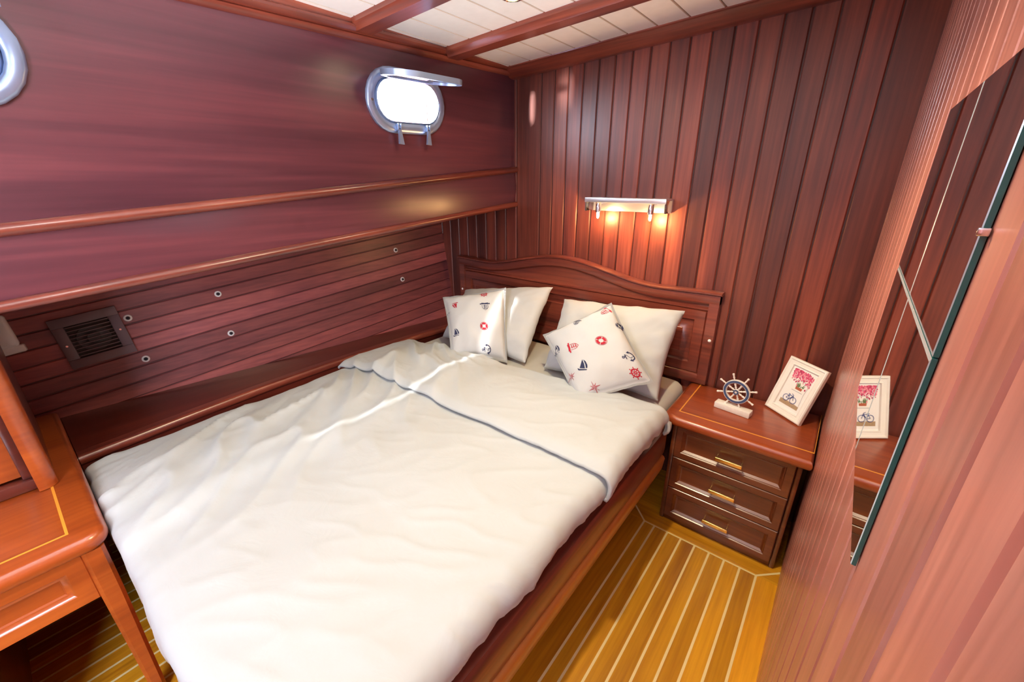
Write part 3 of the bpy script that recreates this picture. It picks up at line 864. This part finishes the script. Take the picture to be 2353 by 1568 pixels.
nested(bm, [rect(PX0, PX1, PZ0, PZ1, i, y) for i, y in ((0, FY + 0.002), (0.005, FY + 0.010), (0.008, FY + 0.004), (0.052, FY + 0.004), (0.058, FY + 0.016), (0.066, FY + 0.016), (0.098, FY + 0.006), (0.102, FY + 0.002), (0.106, FY + 0.002))])
bmesh.ops.recalc_face_normals(bm, faces=bm.faces)
obj('raised_panel', bm, W_X, hb, 30)
for x, z in ((HX0 + 0.018, 0.815), (HX1 - 0.014, 0.812)):
    bm = BM(); lathe(bm, [(0.0002, 0.004), (0.005, 0.003), (0.0075, 0.0), (0.0075, -0.003)], frame_from((0, -1, 0), loc=(x, FY - 0.001, z)), 16)
    obj('screw_cap', bm, M_PLASTIC, hb, 60, label='small white screw cap')

# ------------------------------------------------------------------ ledge shelf along the hull
sh = thing('berth_shelf', 'dark mahogany ledge with a rounded lip between hull wall and bed', 'shelf', (-2.1, 1.0, 0.6))
def shfront(y): return -1.935 - 0.075 * math.sin(PI * min(max(y + 0.05, 0), 2.0) / 2.0)
bm = BM(); rows = []
ysh = [-0.006 + (1.99 + 0.006) * k / 40 for k in range(41)]
for y in ysh:
    x = shfront(y)
    rows.append([bm.verts.new((xx, y, zz)) for xx, zz in ((hullx(y, 0.6) + 0.002, 0.600), (x - 0.05, 0.600), (x - 0.05, 0.572), (hullx(y, 0.58) + 0.002, 0.572))])
grid_faces(bm, rows, closed_u=True); bm.faces.new(rows[0]); bm.faces.new(rows[-1]); bmesh.ops.recalc_face_normals(bm, faces=bm.faces)
obj('board', bm, W_SHELF, sh)
bm = BM(); rows = []
for y in ysh:
    x = shfront(y)
    rows.append([bm.verts.new((x + a, y, 0.585 + b_)) for a, b_ in [(-0.05, 0.0165), (-0.02, 0.0185)] + [(-0.012 + 0.014 * math.cos(t), 0.019 * math.sin(t)) for t in [PI / 2 - PI * k / 8 for k in range(9)]] + [(-0.05, -0.019)]])
grid_faces(bm, rows, closed_u=True); bm.faces.new(rows[0]); bm.faces.new(rows[-1]); bmesh.ops.recalc_face_normals(bm, faces=bm.faces)
obj('rounded_lip', bm, W_Y, sh, 60)
bm = BM(); rows = []
for y in ysh:
    x = shfront(y) - 0.01
    rows.append([bm.verts.new((a, y, b_)) for a, b_ in ((x, 0.57), (x, 0.0), (x - 0.02, 0.0), (x - 0.02, 0.57))])
grid_faces(bm, rows, closed_u=True); bm.faces.new(rows[0]); bm.faces.new(rows[-1]); bmesh.ops.recalc_face_normals(bm, faces=bm.faces)
obj('riser', bm, W_SHELF, sh)

# ------------------------------------------------------------------ nightstand
ns = thing('nightstand', 'mahogany nightstand with three drawers beside the bed', 'nightstand', (-0.18, 1.8, 0))
def rcorner(cx, cy, r, a0, n=8): return [(cx + r * math.cos(a0 + PI / 2 * k / n), cy + r * math.sin(a0 + PI / 2 * k / n)) for k in range(n + 1)]
top = rcorner(-0.462 + 0.06, 1.592 + 0.06, 0.06, PI) + [(0.074, 1.592), (0.074, 1.993), (-0.462, 1.993)]
bm = BM(); slab(bm, top, 0.533, 0.580, 0.02, 8); obj('top', bm, W_TOP, ns, 50)
bm = BM()
def flat(bm, x0, y0, x1, y1, z, h=0.0006): box(bm, (x0, y0, z - 0.001), (x1, y1, z + h))
flat(bm, -0.4065, 1.655, 0.070, 1.660, 0.580); flat(bm, -0.4115, 1.655, -0.4065, 1.992, 0.580); flat(bm, 0.0685, 1.660, 0.070, 1.992, 0.580, 0.0002)
obj('inlay', bm, M_INLAY2, ns, 0, label='thin yellow inlay line')
bm = BM()
box(bm, (-0.428, 1.668, 0.028), (0.045, 1.99, 0.533), 0.003)
box(bm, (-0.424, 1.654, 0.0), (-0.405, 1.668, 0.533), 0.004); box(bm, (0.034, 1.654, 0.0), (0.052, 1.668, 0.533), 0.004)
box(bm, (-0.405, 1.660, 0.0), (0.034, 1.69, 0.032), 0.002)
box(bm, (-0.428, 1.668, 0.0), (-0.408, 1.99, 0.03)); box(bm, (0.025, 1.668, 0.0), (0.045, 1.99, 0.03))
obj('carcass', bm, W_DRW, ns)
for z0, z1, hz in ((0.362, 0.526, 0.437), (0.199, 0.360, 0.273), (0.034, 0.197, 0.108)):
    bm = BM()
    x0, x1, yf = -0.404, 0.033, 1.640
    def rr(ins, y): return rect(x0, x1, z0, z1, ins, y)
    nested(bm, [rr(0, 1.668), rr(0, yf + 0.004), rr(0.003, yf), rr(0.028, yf), rr(0.031, yf + 0.004), rr(0.034, yf + 0.003), rr(0.042, yf + 0.011), rr(0.046, yf + 0.012), rr(0.05, yf + 0.012)])
    bmesh.ops.recalc_face_normals(bm, faces=bm.faces)
    d = obj('drawer', bm, W_DRW, ns, 30)
    bm = BM()
    box(bm, (-0.237, yf - 0.022, hz - 0.008), (-0.134, yf - 0.013, hz + 0.009), 0.003, 3)
    for x in (-0.233, -0.142): box(bm, (x, yf - 0.016, hz - 0.004), (x + 0.004, yf + 0.013, hz + 0.005), 0.001, 1)
    obj('handle', bm, M_BRASS, d, 40, label='brass bar handle')

# ------------------------------------------------------------------ model ship's wheel
w0 = Vector((-0.232, 1.795, 0))
sw = thing('ship_wheel_ornament', "small white and navy ship's wheel ornament standing on the nightstand", 'ornament', (w0.x, w0.y, 0.58))
rot8 = Matrix.Rotation(math.radians(-8), 4, 'Z')
def WL(x, y, z): 
    v = rot8 @ Vector((x, y, z)); return Vector((w0.x + v.x, w0.y + v.y, 0.5806 + v.z))
bm = BM(); fs = box(bm, (-0.071, -0.021, 0.0), (0.071, 0.021, 0.026), 0.003)
for v in bm.verts: v.co = WL(*v.co)
obj('base', bm, M_WORN, sw)
WC = WL(0, 0, 0.093)
wn = (rot8 @ Vector((0, -1, 0))); wx = (rot8 @ Vector((1, 0, 0)))
MW = frame_from(wn, wx, WC)
bm = BM()
lathe(bm, [(0.039, -0.006), (0.039, 0.006), (0.052, 0.006), (0.053, 0.0), (0.052, -0.006), (0.039, -0.006)], MW, 48)
bmesh.ops.recalc_face_normals(bm, faces=bm.faces)
rm = obj('rim', bm, M_WORN, sw, 40)
bm = BM(); lathe(bm, [(0.0405, 0.0055), (0.0415, 0.0078), (0.049, 0.0078), (0.0505, 0.0055)], MW, 48); bmesh.ops.recalc_face_normals(bm, faces=bm.faces)
obj('rim_band', bm, M_BLUE, rm, 40, label='navy painted band')
bm = BM(); lathe(bm, [(0.0005, 0.008), (0.009, 0.008), (0.011, 0.005), (0.011, -0.006), (0.0005, -0.006)], MW, 20); bmesh.ops.recalc_face_normals(bm, faces=bm.faces)
hub = obj('hub', bm, M_WORN, sw, 40)
bm = BM(); lathe(bm, [(0.005, 0.0081), (0.0055, 0.0098), (0.010, 0.0098), (0.0108, 0.0075)], MW, 20); bmesh.ops.recalc_face_normals(bm, faces=bm.faces)
obj('hub_ring', bm, M_BLUE, hub, 40, label='navy painted ring')
for k in range(8):
    a = k * PI / 4 + math.radians(22.5 - 4)
    d = MW.to_3x3() @ Vector((math.cos(a), math.sin(a), 0))
    bm = BM()
    foot = (abs(math.degrees(a) % 360 - 270) < 30)
    lathe(bm, [(0.0028, 0.008), (0.0028, 0.014), (0.0046, 0.019), (0.0026, 0.024), (0.0046, 0.031), (0.003, 0.038), (0.003, 0.052), (0.0026, 0.056), (0.0042, 0.062), (0.0030, 0.068), (0.0046, 0.075), (0.0046, 0.079), (0.0002, 0.081)], frame_from(d, loc=WC), 10)
    obj('spoke', bm, M_WORN, sw, 50)

# ------------------------------------------------------------------ photo frame
pf0 = Vector((-0.131, 1.938, 0.5815)); pf1 = Vector((0.004, 1.832, 0.5815))
fx = (pf1 - pf0); FW = fx.length; fx.normalize()
fu = Vector((0.057, 0.050, 0.222)); fu -= fx * fu.dot(fx); FH = fu.length + 0.006; fu.normalize()
fn = fx.cross(fu).normalized()                       # towards the viewer
pf = thing('picture_frame', 'white picture frame leaning on the nightstand in the corner by the mirror', 'picture frame', tuple((pf0 + pf1) / 2))
def FP(x, y, d): return pf0 + fx * x + fu * y + fn * d
bm = BM()
def frect(ins, d): return [FP(ins, ins, d), FP(FW - ins, ins, d), FP(FW - ins, FH - ins, d), FP(ins, FH - ins, d)]
rows = [[bm.verts.new(p) for p in frect(i, d)] for i, d in ((0.004, -0.014), (0, -0.010), (0, 0.004), (0.003, 0.008), (0.008, 0.009), (0.012, 0.005), (0.024, 0.002), (0.026, 0.004), (0.029, 0.003), (0.030, -0.006), (0.004, -0.014))]
grid_faces(bm, rows, closed_u=True); bmesh.ops.recalc_face_normals(bm, faces=bm.faces)
obj('moulding', bm, M_WHITE, pf, 20)
bm = BM(); rows = [[bm.verts.new(p) for p in frect(i, d)] for i, d in ((0.0285, -0.004), (0.0285, -0.008))]
grid_faces(bm, rows, closed_u=True); bm.faces.new(rows[0]); bm.faces.new(rows[1]); bmesh.ops.recalc_face_normals(bm, faces=bm.faces)
obj('mount', bm, M_PAPER, pf, 0)
# printed picture: window box, bicycle and blossom
bm = BM()
IX0, IX1, IY0, IY1 = 0.042, FW - 0.042, 0.046, FH - 0.040
iw, ih = IX1 - IX0, IY1 - IY0
layer = [0]
def pp(poly, mi):
    layer[0] += 1
    d = -0.0037 + layer[0] * 0.000004
    vs = [Vector((x, y, 0)) for x, y in poly]
    for tri in geometry.tessellate_polygon([vs]):
        f = bm.faces.new([bm.verts.new(FP(IX0 + iw * vs[i].x, IY0 + ih * vs[i].y, d)) for i in tri]); f.material_index = mi
        f.normal_update()
        if f.normal.dot(fn) < 0: f.normal_flip()
PM = [M_PAPER] + M_PINK + [M_GREEN, M_TERRA, M_SAND, M_GREYB, M_BIKE, M_WHITE]
pp([(0, 0), (1, 0), (1, 1), (0, 1)], 0)
pp([(0, 0), (1, 0), (1, 0.10), (0.6, 0.12), (0, 0.12)], 6)
pp([(0.38, 0.60), (0.78, 0.60), (0.78, 0.76), (0.38, 0.76)], 7); pp([(0.42, 0.62), (0.74, 0.62), (0.74, 0.74), (0.42, 0.74)], 9)
for k in range(26):
    a = rnd(0.40, 0.78); b_ = rnd(0.56, 0.62); h = rnd(0.05, 0.11); pp([(a - 0.02, b_), (a + 0.02, b_), (a + rnd(-0.06, 0.06), b_ + h)], 4)
pp([(0.42, 0.50), (0.74, 0.50), (0.76, 0.57), (0.40, 0.57)], 5); pp([(0.26, 0.46), (0.86, 0.46), (0.86, 0.50), (0.26, 0.50)], 9); pp([(0.28, 0.44), (0.84, 0.44), (0.84, 0.46), (0.28, 0.46)], 7)
for k in range(300):
    a = rnd(-0.02, 1.02); b_ = 1.0 - abs(random.gauss(0, 0.13)) - (0.10 if a > 0.8 else 0) * rnd(0, 1.6)
    if b_ < 0.55: continue
    r = rnd(0.014, 0.034); t = rnd(0, 6)
    pp([(a + r * 1.5 * math.cos(t + q * 2 * PI / 5) * rnd(0.7, 1.1), min(1.02, b_ + r * math.sin(t + q * 2 * PI / 5))) for q in range(5)], 1 + (k % 3))
for p, q in (((0.97, 0.75), (0.93, 0.45)), ((0.93, 0.45), (0.98, 0.12))): pp([(p[0] - 0.008, p[1]), (q[0] - 0.008, q[1]), (q[0] + 0.008, q[1]), (p[0] + 0.008, p[1])], 7)
asp = iw / ih
for cx in (0.24, 0.62):
    for k in range(16):
        a0, a1 = k * PI / 8, (k + 1) * PI / 8
        pp([(cx + r * math.cos(a), 0.19 + r * asp * math.sin(a)) for r, a in ((0.14, a0), (0.14, a1), (0.165, a1), (0.165, a0))], 8)
def stroke(p, q, w=0.012):
    d = Vector((q[0] - p[0], (q[1] - p[1]) / asp)); n_ = Vector((-d.y, d.x)).normalized() * w
    pp([(p[0] + n_.x, p[1] + n_.y * asp), (p[0] - n_.x, p[1] - n_.y * asp), (q[0] - n_.x, q[1] - n_.y * asp), (q[0] + n_.x, q[1] + n_.y * asp)], 8)
for p, q in (((0.24, 0.19), (0.40, 0.18)), ((0.40, 0.18), (0.54, 0.30)), ((0.40, 0.18), (0.33, 0.31)), ((0.24, 0.19), (0.34, 0.29)), ((0.34, 0.29), (0.54, 0.30)), ((0.62, 0.19), (0.53, 0.33)), ((0.53, 0.33), (0.44, 0.35)), ((0.28, 0.315), (0.39, 0.315))): stroke(p, q)
obj('print', bm, PM, pf, 0)
bm = BM()
a_ = [FP(FW / 2 - 0.025, FH * 0.55, -0.015), FP(FW / 2 + 0.025, FH * 0.55, -0.015), FP(FW / 2 + 0.032, 0.0, -0.015), FP(FW / 2 - 0.032, 0.0, -0.015)]
bot = -fn * 0.05; bot.z = 0
b2 = [p.copy() for p in a_]
for i in (2, 3): b2[i] = b2[i] - Vector((fn.x, fn.y, 0)).normalized() * 0.055; b2[i].z = 0.5815
for i in (2, 3): a_[i] = b2[i] + Vector((fn.x, fn.y, 0)).normalized() * 0.004
va = [bm.verts.new(p) for p in a_]; vb = [bm.verts.new(p - fn * 0.003) for p in b2]
for v in vb: v.co.z = max(v.co.z, 0.5812)
grid_faces(bm, [va, vb], closed_u=True); bm.faces.new(va); bm.faces.new(vb); bmesh.ops.recalc_face_normals(bm, faces=bm.faces)
obj('easel_back', bm, M_BLACK, pf, 0)

# ------------------------------------------------------------------ wall lamp
wlmp = thing('wall_lamp', 'chrome wall lamp with two lit halogen bulbs above the headboard', 'lamp', (-0.86, 2.0, 1.40))
LX0, LX1 = -1.062, -0.662
bm = BM(); box(bm, (LX0, 1.984, 1.362), (LX1, 1.9995, 1.424), 0.003); obj('back_plate', bm, M_BRUSH, wlmp)
bm = BM(); box(bm, (LX0, 1.903, 1.417), (LX1, 1.984, 1.426), 0.002); box(bm, (LX0, 1.900, 1.405), (LX1, 1.905, 1.426), 0.001); obj('top_shade', bm, M_BRUSH, wlmp)
for a_, b_ in ((LX1 - 0.006, LX1), (LX0, LX0 + 0.006)):
    bm = BM(); box(bm, (a_, 1.905, 1.364), (b_, 1.984, 1.417), 0.001); obj('glass_side', bm, M_GLASS, wlmp)
for x in (-0.998, -0.735):
    bm = BM(); lathe(bm, [(0.0005, 0.054), (0.012, 0.054), (0.0135, 0.051), (0.0135, 0.0), (0.010, 0.0), (0.0005, 0.002)], frame_from((0, 0, 1), loc=(x, 1.925, 1.358)), 20)
    tube(bm, [(x, 1.936, 1.40), (x, 1.985, 1.40)], 0.004)
    bmesh.ops.recalc_face_normals(bm, faces=bm.faces)
    so = obj('socket', bm, M_CHROME, wlmp, 40)
    bm = BM(); lathe(bm, [(0.0002, -0.028), (0.003, -0.027), (0.006, -0.021), (0.0065, -0.010), (0.006, 0.002)], frame_from((0, 0, 1), loc=(x, 1.925, 1.357)), 14); bmesh.ops.recalc_face_normals(bm, faces=bm.faces)
    obj('bulb', bm, M_BULB, so, 60, label='glowing halogen capsule')

# ------------------------------------------------------------------ mirror of four bevelled tiles
mr = thing('mirror', 'frameless wall mirror with a green glass edge on the planked right wall', 'mirror', (XR, 0.7, 1.36))
MY = (0.455, 0.7, 0.945); MZ = (1.137, 1.365, 1.598)
for i in range(2):
    for j in range(2):
        bm = BM()
        y0, y1, z0, z1 = MY[i] + 0.0006, MY[i + 1] - 0.0006, MZ[j] + 0.0006, MZ[j + 1] - 0.0006
        x0, x1 = XR - 0.001, XR - 0.0055
        def mrc(ins, x):
            e = min(ins, 0.0008)
            a, b_ = y0 + (e if i == 0 else ins), y1 - (e if i == 1 else ins)
            c_, d_ = z0 + (e if j == 0 else ins), z1 - (e if j == 1 else ins)
            return [(x, a, c_), (x, a, d_), (x, b_, d_), (x, b_, c_)]
        rows = [[bm.verts.new(p) for p in mrc(i_, x)] for i_, x in ((0, x0), (0, x1 + 0.0008), (0.0038, x1))]
        f1 = grid_faces(bm, [rows[0], rows[1]], closed_u=True); f2 = grid_faces(bm, [rows[1], rows[2]], closed_u=True)
        f3 = bm.faces.new(rows[2])
        setmat(f1, 1); setmat(f2, 2); f3.material_index = 0
        bmesh.ops.recalc_face_normals(bm, faces=bm.faces)
        t_ = obj('mirror_tile', bm, [M_MIRROR, M_TEAL, M_BEVEL], mr, 0)
bm = BM(); box(bm, (XR - 0.008, 0.4495, 1.462), (XR - 0.001, 0.4535, 1.468), 0.001); obj('clip', bm, M_STEEL, mr)

# ------------------------------------------------------------------ ventilation grille on the hull
def hull_frame(y, z, dz_dy=0.109):
    """matrix: local x along the boards, y up the hull, z into the cabin"""
    o = Vector((hullx(y, z), y, z))
    a = Vector((hullx(y + 0.1, z + 0.1 * dz_dy) - o.x, 0.1, 0.1 * dz_dy)).normalized()
    b_ = Vector((hullx(y, z + 0.1) - o.x, 0, 0.1)).normalized()
    n = a.cross(b_).normalized(); b_ = n.cross(a)
    M = Matrix((a, b_, n)).transposed().to_4x4(); M.translation = o
    return M
GM = hull_frame(0.178, 0.895)
gv = thing('vent_grille', 'square brown ventilation grille with slats on the planked hull wall', 'vent', tuple(GM.translation))
def loc_box(bm, M, lo, hi, bev=0.0):
    n0 = set(bm.verts); box(bm, lo, hi, bev)
    for v in bm.verts:
        if v not in n0: v.co = M @ v.co
gs = 0.105
bm = BM()
for lo, hi in (((-gs, 0.068, 0), (gs, gs, 0.014)), ((-gs, -gs, 0), (gs, -0.068, 0.014)), ((-gs, -0.068, 0), (-0.068, 0.068, 0.014)), ((0.068, -0.068, 0), (gs, 0.068, 0.014))): loc_box(bm, GM, lo, hi, 0.002)
obj('frame', bm, M_GRILLE, gv)
bm = BM(); loc_box(bm, GM, (-0.07, -0.07, 0.0002), (0.07, 0.07, 0.0012)); obj('back', bm, M_DARKHOLE, gv)
bm = BM(); lathe(bm, [(0.0005, 0.0045), (0.02, 0.0055), (0.022, 0.004), (0.045, 0.0025), (0.05, 0.004), (0.053, 0.0035), (0.054, 0.001)], GM, 32); bmesh.ops.recalc_face_normals(bm, faces=bm.faces); obj('fan_opening', bm, M_BLACK, gv)
for k in range(9):
    bm = BM(); yb = -0.062 + k * 0.0152
    loc_box(bm, GM, (-0.069, yb, 0.007), (0.069, yb + 0.004, 0.010), 0.0008); obj('slat', bm, M_GRILLE, gv)
for x, y in ((-0.086, -0.008), (0.087, 0.004)):
    bm = BM(); lathe(bm, [(0.0002, 0.0148), (0.0014, 0.0148), (0.0014, 0.0158), (0.004, 0.0158), (0.0045, 0.0135)], GM @ Matrix.Translation((x, y, 0)), 14); bmesh.ops.recalc_face_normals(bm, faces=bm.faces); obj('screw', bm, M_CHROME, gv)

# snap studs on the hull wall ------------------------------------------
stud0 = thing('snap_stud', 'x', 'stud', (0, 0, 0), 'snap studs on the hull wall')
bm = BM(); lathe(bm, [(0.0075, 0.001), (0.008, 0.004), (0.0115, 0.0045), (0.0145, 0.003), (0.015, 0.0)], Matrix.Identity(4), 24); bmesh.ops.recalc_face_normals(bm, faces=bm.faces)
st_r = obj('ring', bm, M_RING, stud0, 60, local=True)
bm = BM(); lathe(bm, [(0.0002, 0.013), (0.004, 0.012), (0.006, 0.008), (0.0065, 0.004), (0.0085, 0.002), (0.0088, 0.0)], Matrix.Identity(4), 20); bmesh.ops.recalc_face_normals(bm, faces=bm.faces)
st_c = obj('stud_core', bm, M_RUBBER, stud0, 60, local=True, label='dark rubber core')
studs = [(0.300, 0.949, 'cream ringed dark stud beside the upper right corner of the vent grille'),
         (0.643, 0.992, 'cream ringed dark stud in the upper row, second from the vent grille'),
         (1.625, 1.094, 'small ringed stud high on the hull wall near the headboard corner, upper of two'),
         (0.308, 0.760, 'cream ringed dark stud below the right corner of the vent grille, lower row'),
         (0.646, 0.794, 'cream ringed dark stud in the lower row, second from the vent grille'),
         (1.634, 0.908, 'small ringed stud near the headboard corner, lower of two')]
for i, (y, z, lb) in enumerate(studs):
    if i == 0: r = stud0
    else:
        r = stud0.copy(); link(r)
        for ch in (st_r, st_c):
            c = ch.copy(); link(c); c.parent = r
    M = hull_frame(y, z)
    r.location = M.translation; r.rotation_euler = M.to_euler(); r['label'] = lb

# white fixture at the left edge
wf = thing('wall_fixture', 'white plastic fixture on the planked hull wall left of the vent grille', 'wall fixture', (-2.42, -0.06, 0.97))
M = hull_frame(-0.045, 0.962)
bm = BM(); loc_box(bm, M, (-0.05, -0.05, 0.0), (0.022, 0.075, 0.038), 0.012); obj('housing', bm, M_PLASTIC, wf, 60)
bm = BM(); loc_box(bm, M, (-0.05, -0.075, 0.0), (0.030, -0.046, 0.030), 0.005); obj('base', bm, M_PLASTIC, wf, 60)

# ------------------------------------------------------------------ desk at the foot of the bed
dk = thing('desk', 'mahogany desk with an inlaid top at the foot of the bed', 'desk', (-1.7, -0.5, 0))
r = 0.05
top = [(-1.352, -1.15)] + rcorner(-1.352 - r, -0.008 - r, r, 0) + [(-2.33, -0.008), (-2.33, -1.15)]
bm = BM(); slab(bm, top, 0.603, 0.650, 0.02, 8); obj('top', bm, W_TOPY, dk, 50)
bm = BM(); flat(bm, -1.419, -1.15, -1.413, -0.076, 0.650); flat(bm, -2.30, -0.082, -1.4192, -0.076, 0.650)
obj('inlay', bm, M_INLAY2, dk, 0, label='yellow inlay line')
bm = BM()
y0, y1, z0, z1, xf = -1.10, -0.072, 0.452, 0.603, -1.372
def ar(ins, x, t=0.0): return [Vector((x, y0 + ins, z0 + ins)), Vector((x, y1 - ins, z0 + ins)), Vector((x, y1 - ins, z1 - ins)), Vector((x, y0 + ins, z1 - ins))]
nested(bm, [ar(0, xf - 0.025), ar(0, xf - 0.002), ar(0.002, xf), ar(0.036, xf), ar(0.042, xf - 0.006), ar(0.050, xf - 0.009), ar(0.053, xf - 0.014)])
bmesh.ops.recalc_face_normals(bm, faces=bm.faces); obj('drawer_front', bm, W_TOPY, dk, 30)
bm = BM(); box(bm, (-2.2, -0.055, 0.452), (-1.41, -0.030, 0.603), 0.003); box(bm, (-2.2, -1.1, 0.452), (-1.41, -0.06, 0.47)); obj('apron', bm, W_DRW, dk)
for x0_, y0_ in ((-1.412, -0.072), (-2.20, -0.072)):
    bm = BM()
    rows = []
    for z, t in ((0.603, 0.0), (0.45, 0.0), (0.2, 0.004), (0.0, 0.006)):
        l, h = x0_ + t, x0_ + 0.046 - t; a_, b_ = y0_ + t, y0_ + 0.046 - t; c_ = 0.008
        rows.append([bm.verts.new((x, y, z)) for x, y in ((l + c_, a_), (h - c_, a_), (h, a_ + c_), (h, b_ - c_), (h - c_, b_), (l + c_, b_), (l, b_ - c_), (l, a_ + c_))])
    grid_faces(bm, rows, closed_u=True); bm.faces.new(rows[0]); bm.faces.new(rows[-1]); bmesh.ops.recalc_face_normals(bm, faces=bm.faces)
    obj('leg', bm, W_TOPY, dk, 30)
bm = BM(); box(bm, (-2.2, -1.1, 0.0), (-1.39, -0.30, 0.603), 0.004); obj('shade_block', bm, W_DRW, dk)  # unseen block added to keep light off the floor under the desk
# panelled cabinet standing on the desk
cb = thing('cabinet', 'panelled mahogany cabinet with a rounded corner post standing on the desk', 'cabinet', (-1.9, -0.5, 0.65))
bm = BM()
cx, cy, rr_ = -1.728, -0.092, 0.030
pts = [(cx, cy - 0.012), (cx + rr_, cy - 0.012)] + [(cx + rr_ * math.cos(t), cy + rr_ * math.sin(t)) for t in [PI / 2 * k / 8 for k in range(9)]] + [(cx - 0.02, cy + rr_), (cx - 0.02, cy - 0.012)]
rows = [[bm.verts.new((x, y, z)) for x, y in pts] for z in (0.652, 1.16)]
grid_faces(bm, rows, closed_u=True); bm.faces.new(rows[0]); bm.faces.new(rows[1]); bmesh.ops.recalc_face_normals(bm, faces=bm.faces)
obj('corner_post', bm, W_TOPY, cb, 40)
bm = BM(); box(bm, (-1.775, -1.1, 0.690), (-1.757, -0.10, 1.16)); obj('door_panel', bm, W_TOPY, cb)
bm = BM(); box(bm, (-1.757, -1.1, 0.652), (-1.722, -0.10, 0.686), 0.004); box(bm, (-1.752, -0.125, 0.686), (-1.735, -0.104, 1.16), 0.004); obj('base_rail', bm, W_SHELF, cb)
bm = BM(); box(bm, (-2.20, -0.082, 0.652), (-1.75, -0.064, 1.16)); obj('side_panel', bm, W_SHELF, cb)

# ------------------------------------------------------------------ recessed ceiling downlight
dl = thing('downlight', 'small round chrome downlight glowing yellow in the white ceiling', 'ceiling light', (-1.035, 1.30, ceil_z(-1.035)))
Md = frame_from((0, 0, -1), loc=(-1.035, 1.30, ceil_z(-1.035)))
bm = BM(); lathe(bm, [(0.026, -0.004), (0.027, 0.006), (0.030, 0.008), (0.036, 0.006), (0.037, -0.001)], Md, 32); bmesh.ops.recalc_face_normals(bm, faces=bm.faces); obj('bezel', bm, M_CHROME, dl, 50)
bm = BM(); lathe(bm, [(0.0002, 0.003), (0.012, 0.002), (0.0265, -0.003)], Md, 24); bmesh.ops.recalc_face_normals(bm, faces=bm.faces); obj('lens', bm, M_LAMPGLOW, dl, 60, label='glowing yellow lens')

# ------------------------------------------------------------------ camera
f_px = 952.942
yaw, elev, roll = 0.67536927, 1.20337147, -0.00325005
Rm = Matrix.Rotation(yaw, 3, 'Z') @ Matrix.Rotation(elev, 3, 'X') @ Matrix.Rotation(roll, 3, 'Z')
cam = bpy.data.cameras.new('camera'); cam.sensor_width = 36; cam.lens = f_px / 2353 * 36; cam.clip_start = 0.005
co = bpy.data.objects.new('camera', cam); co.matrix_world = Matrix.Translation((0, 0, 1.5)) @ Rm.to_4x4(); link(co)
sc.camera = co

# ------------------------------------------------------------------ light
def light(name, kind, loc, energy, col, rot=(0, 0, 0), **kw):
    l = bpy.data.lights.new(name, kind); l.energy = energy; l.color = col
    for k, v in kw.items(): setattr(l, k, v)
    o = bpy.data.objects.new(name, l); o.location = loc; o.rotation_euler = rot; link(o); return o
wd = bpy.data.worlds.new('sky'); sc.world = wd; wd.use_nodes = True
wn_ = wd.node_tree; bg = wn_.nodes['Background']
bg.inputs[0].default_value = (0.72, 0.84, 1.0, 1); bg.inputs[1].default_value = 70.0
# daylight portals
def portal(name, loc, rot, sx, sy):
    o = light(name, 'AREA', loc, 1, (1, 1, 1), rot, shape='RECTANGLE', size=sx, size_y=sy); o.data.cycles.is_portal = True
portal('porthole_daylight', (XU - 0.04, PORTS[0][0], PORTS[0][1]), (0, -PI / 2, 0), 0.2, 0.36)
portal('porthole_daylight_aft', (XU - 0.04, PORTS[1][0], PORTS[1][1]), (0, -PI / 2, 0), 0.2, 0.36)
portal('slot_daylight', (-1.37, -0.325, 2.21), (0, 0, 0), 0.08, 1.66)
# sun through the added ceiling slot
sd = Vector((0, 1, -0.93)).normalized()
so_ = light('sun', 'SUN', (0, -3, 4), 8.0, (1.0, 0.97, 0.92), sd.to_track_quat('-Z', 'Y').to_euler(), angle=math.radians(1.2))
# water glint entering through the forward porthole
gd = Vector((0.155, 1, 0.07)).normalized()
light('water_glint', 'SUN', (-3, -3, 1), 26.0, (1.0, 0.97, 0.95), gd.to_track_quat('-Z', 'Y').to_euler(), angle=math.radians(2.5))
# unseen cool fill added beside the viewer and ceiling downlights out of frame
light('cool_fill_light', 'AREA', (XR - 0.01, -1.25, 1.45), 95, (0.78, 0.86, 1.0), (0, PI / 2, 0), shape='RECTANGLE', size=1.0, size_y=0.75)
for n_, x, y, e, c, ss in (('downlight_lamp_aisle', -0.52, 0.85, 100, (1.0, 0.82, 0.50), 130), ('downlight_lamp_bed', -0.92, 0.10, 10, (1.0, 0.96, 0.90), 165), ('fill_spot_entry', -0.75, -0.5, 15, (1.0, 0.95, 0.88), 165), ('downlight_lamp_bow', -1.035, 1.295, 10, (1.0, 0.80, 0.5), 165)):  # entry spot is an added fill for the right wall
    light(n_, 'SPOT', (x, y, ceil_z(x) - 0.03), e, c, (0, 0, 0), spot_size=math.radians(ss), spot_blend=0.6, shadow_soft_size=0.03)
up = light('ceiling_fill_spot', 'SPOT', (-0.35, -0.45, 0.9), 260, (1.0, 0.985, 0.96), spot_size=math.radians(70), spot_blend=0.35, shadow_soft_size=0.12)  # unseen spot added to brighten the ceiling
up.rotation_euler = Vector((-0.30, 0.55, 1.0)).to_track_quat('-Z', 'Y').to_euler()
for x in (-0.998, -0.735):
    light('lamp_bulb_glow', 'POINT', (x, 1.912, 1.318), 4.0, (1.0, 0.55, 0.20), shadow_soft_size=0.008)

sc.view_settings.view_transform = 'Standard'; sc.view_settings.look = 'None'
sc.view_settings.gamma = 1.0; sc.view_settings.use_curve_mapping = False
sc.view_settings.exposure = -0.28
sc.cycles.max_bounces = 10; sc.cycles.diffuse_bounces = 5; sc.cycles.glossy_bounces = 5
sc.cycles.caustics_reflective = False; sc.cycles.caustics_refractive = False
sc.cycles.sample_clamp_indirect = 6
sc.cycles.use_denoising = True
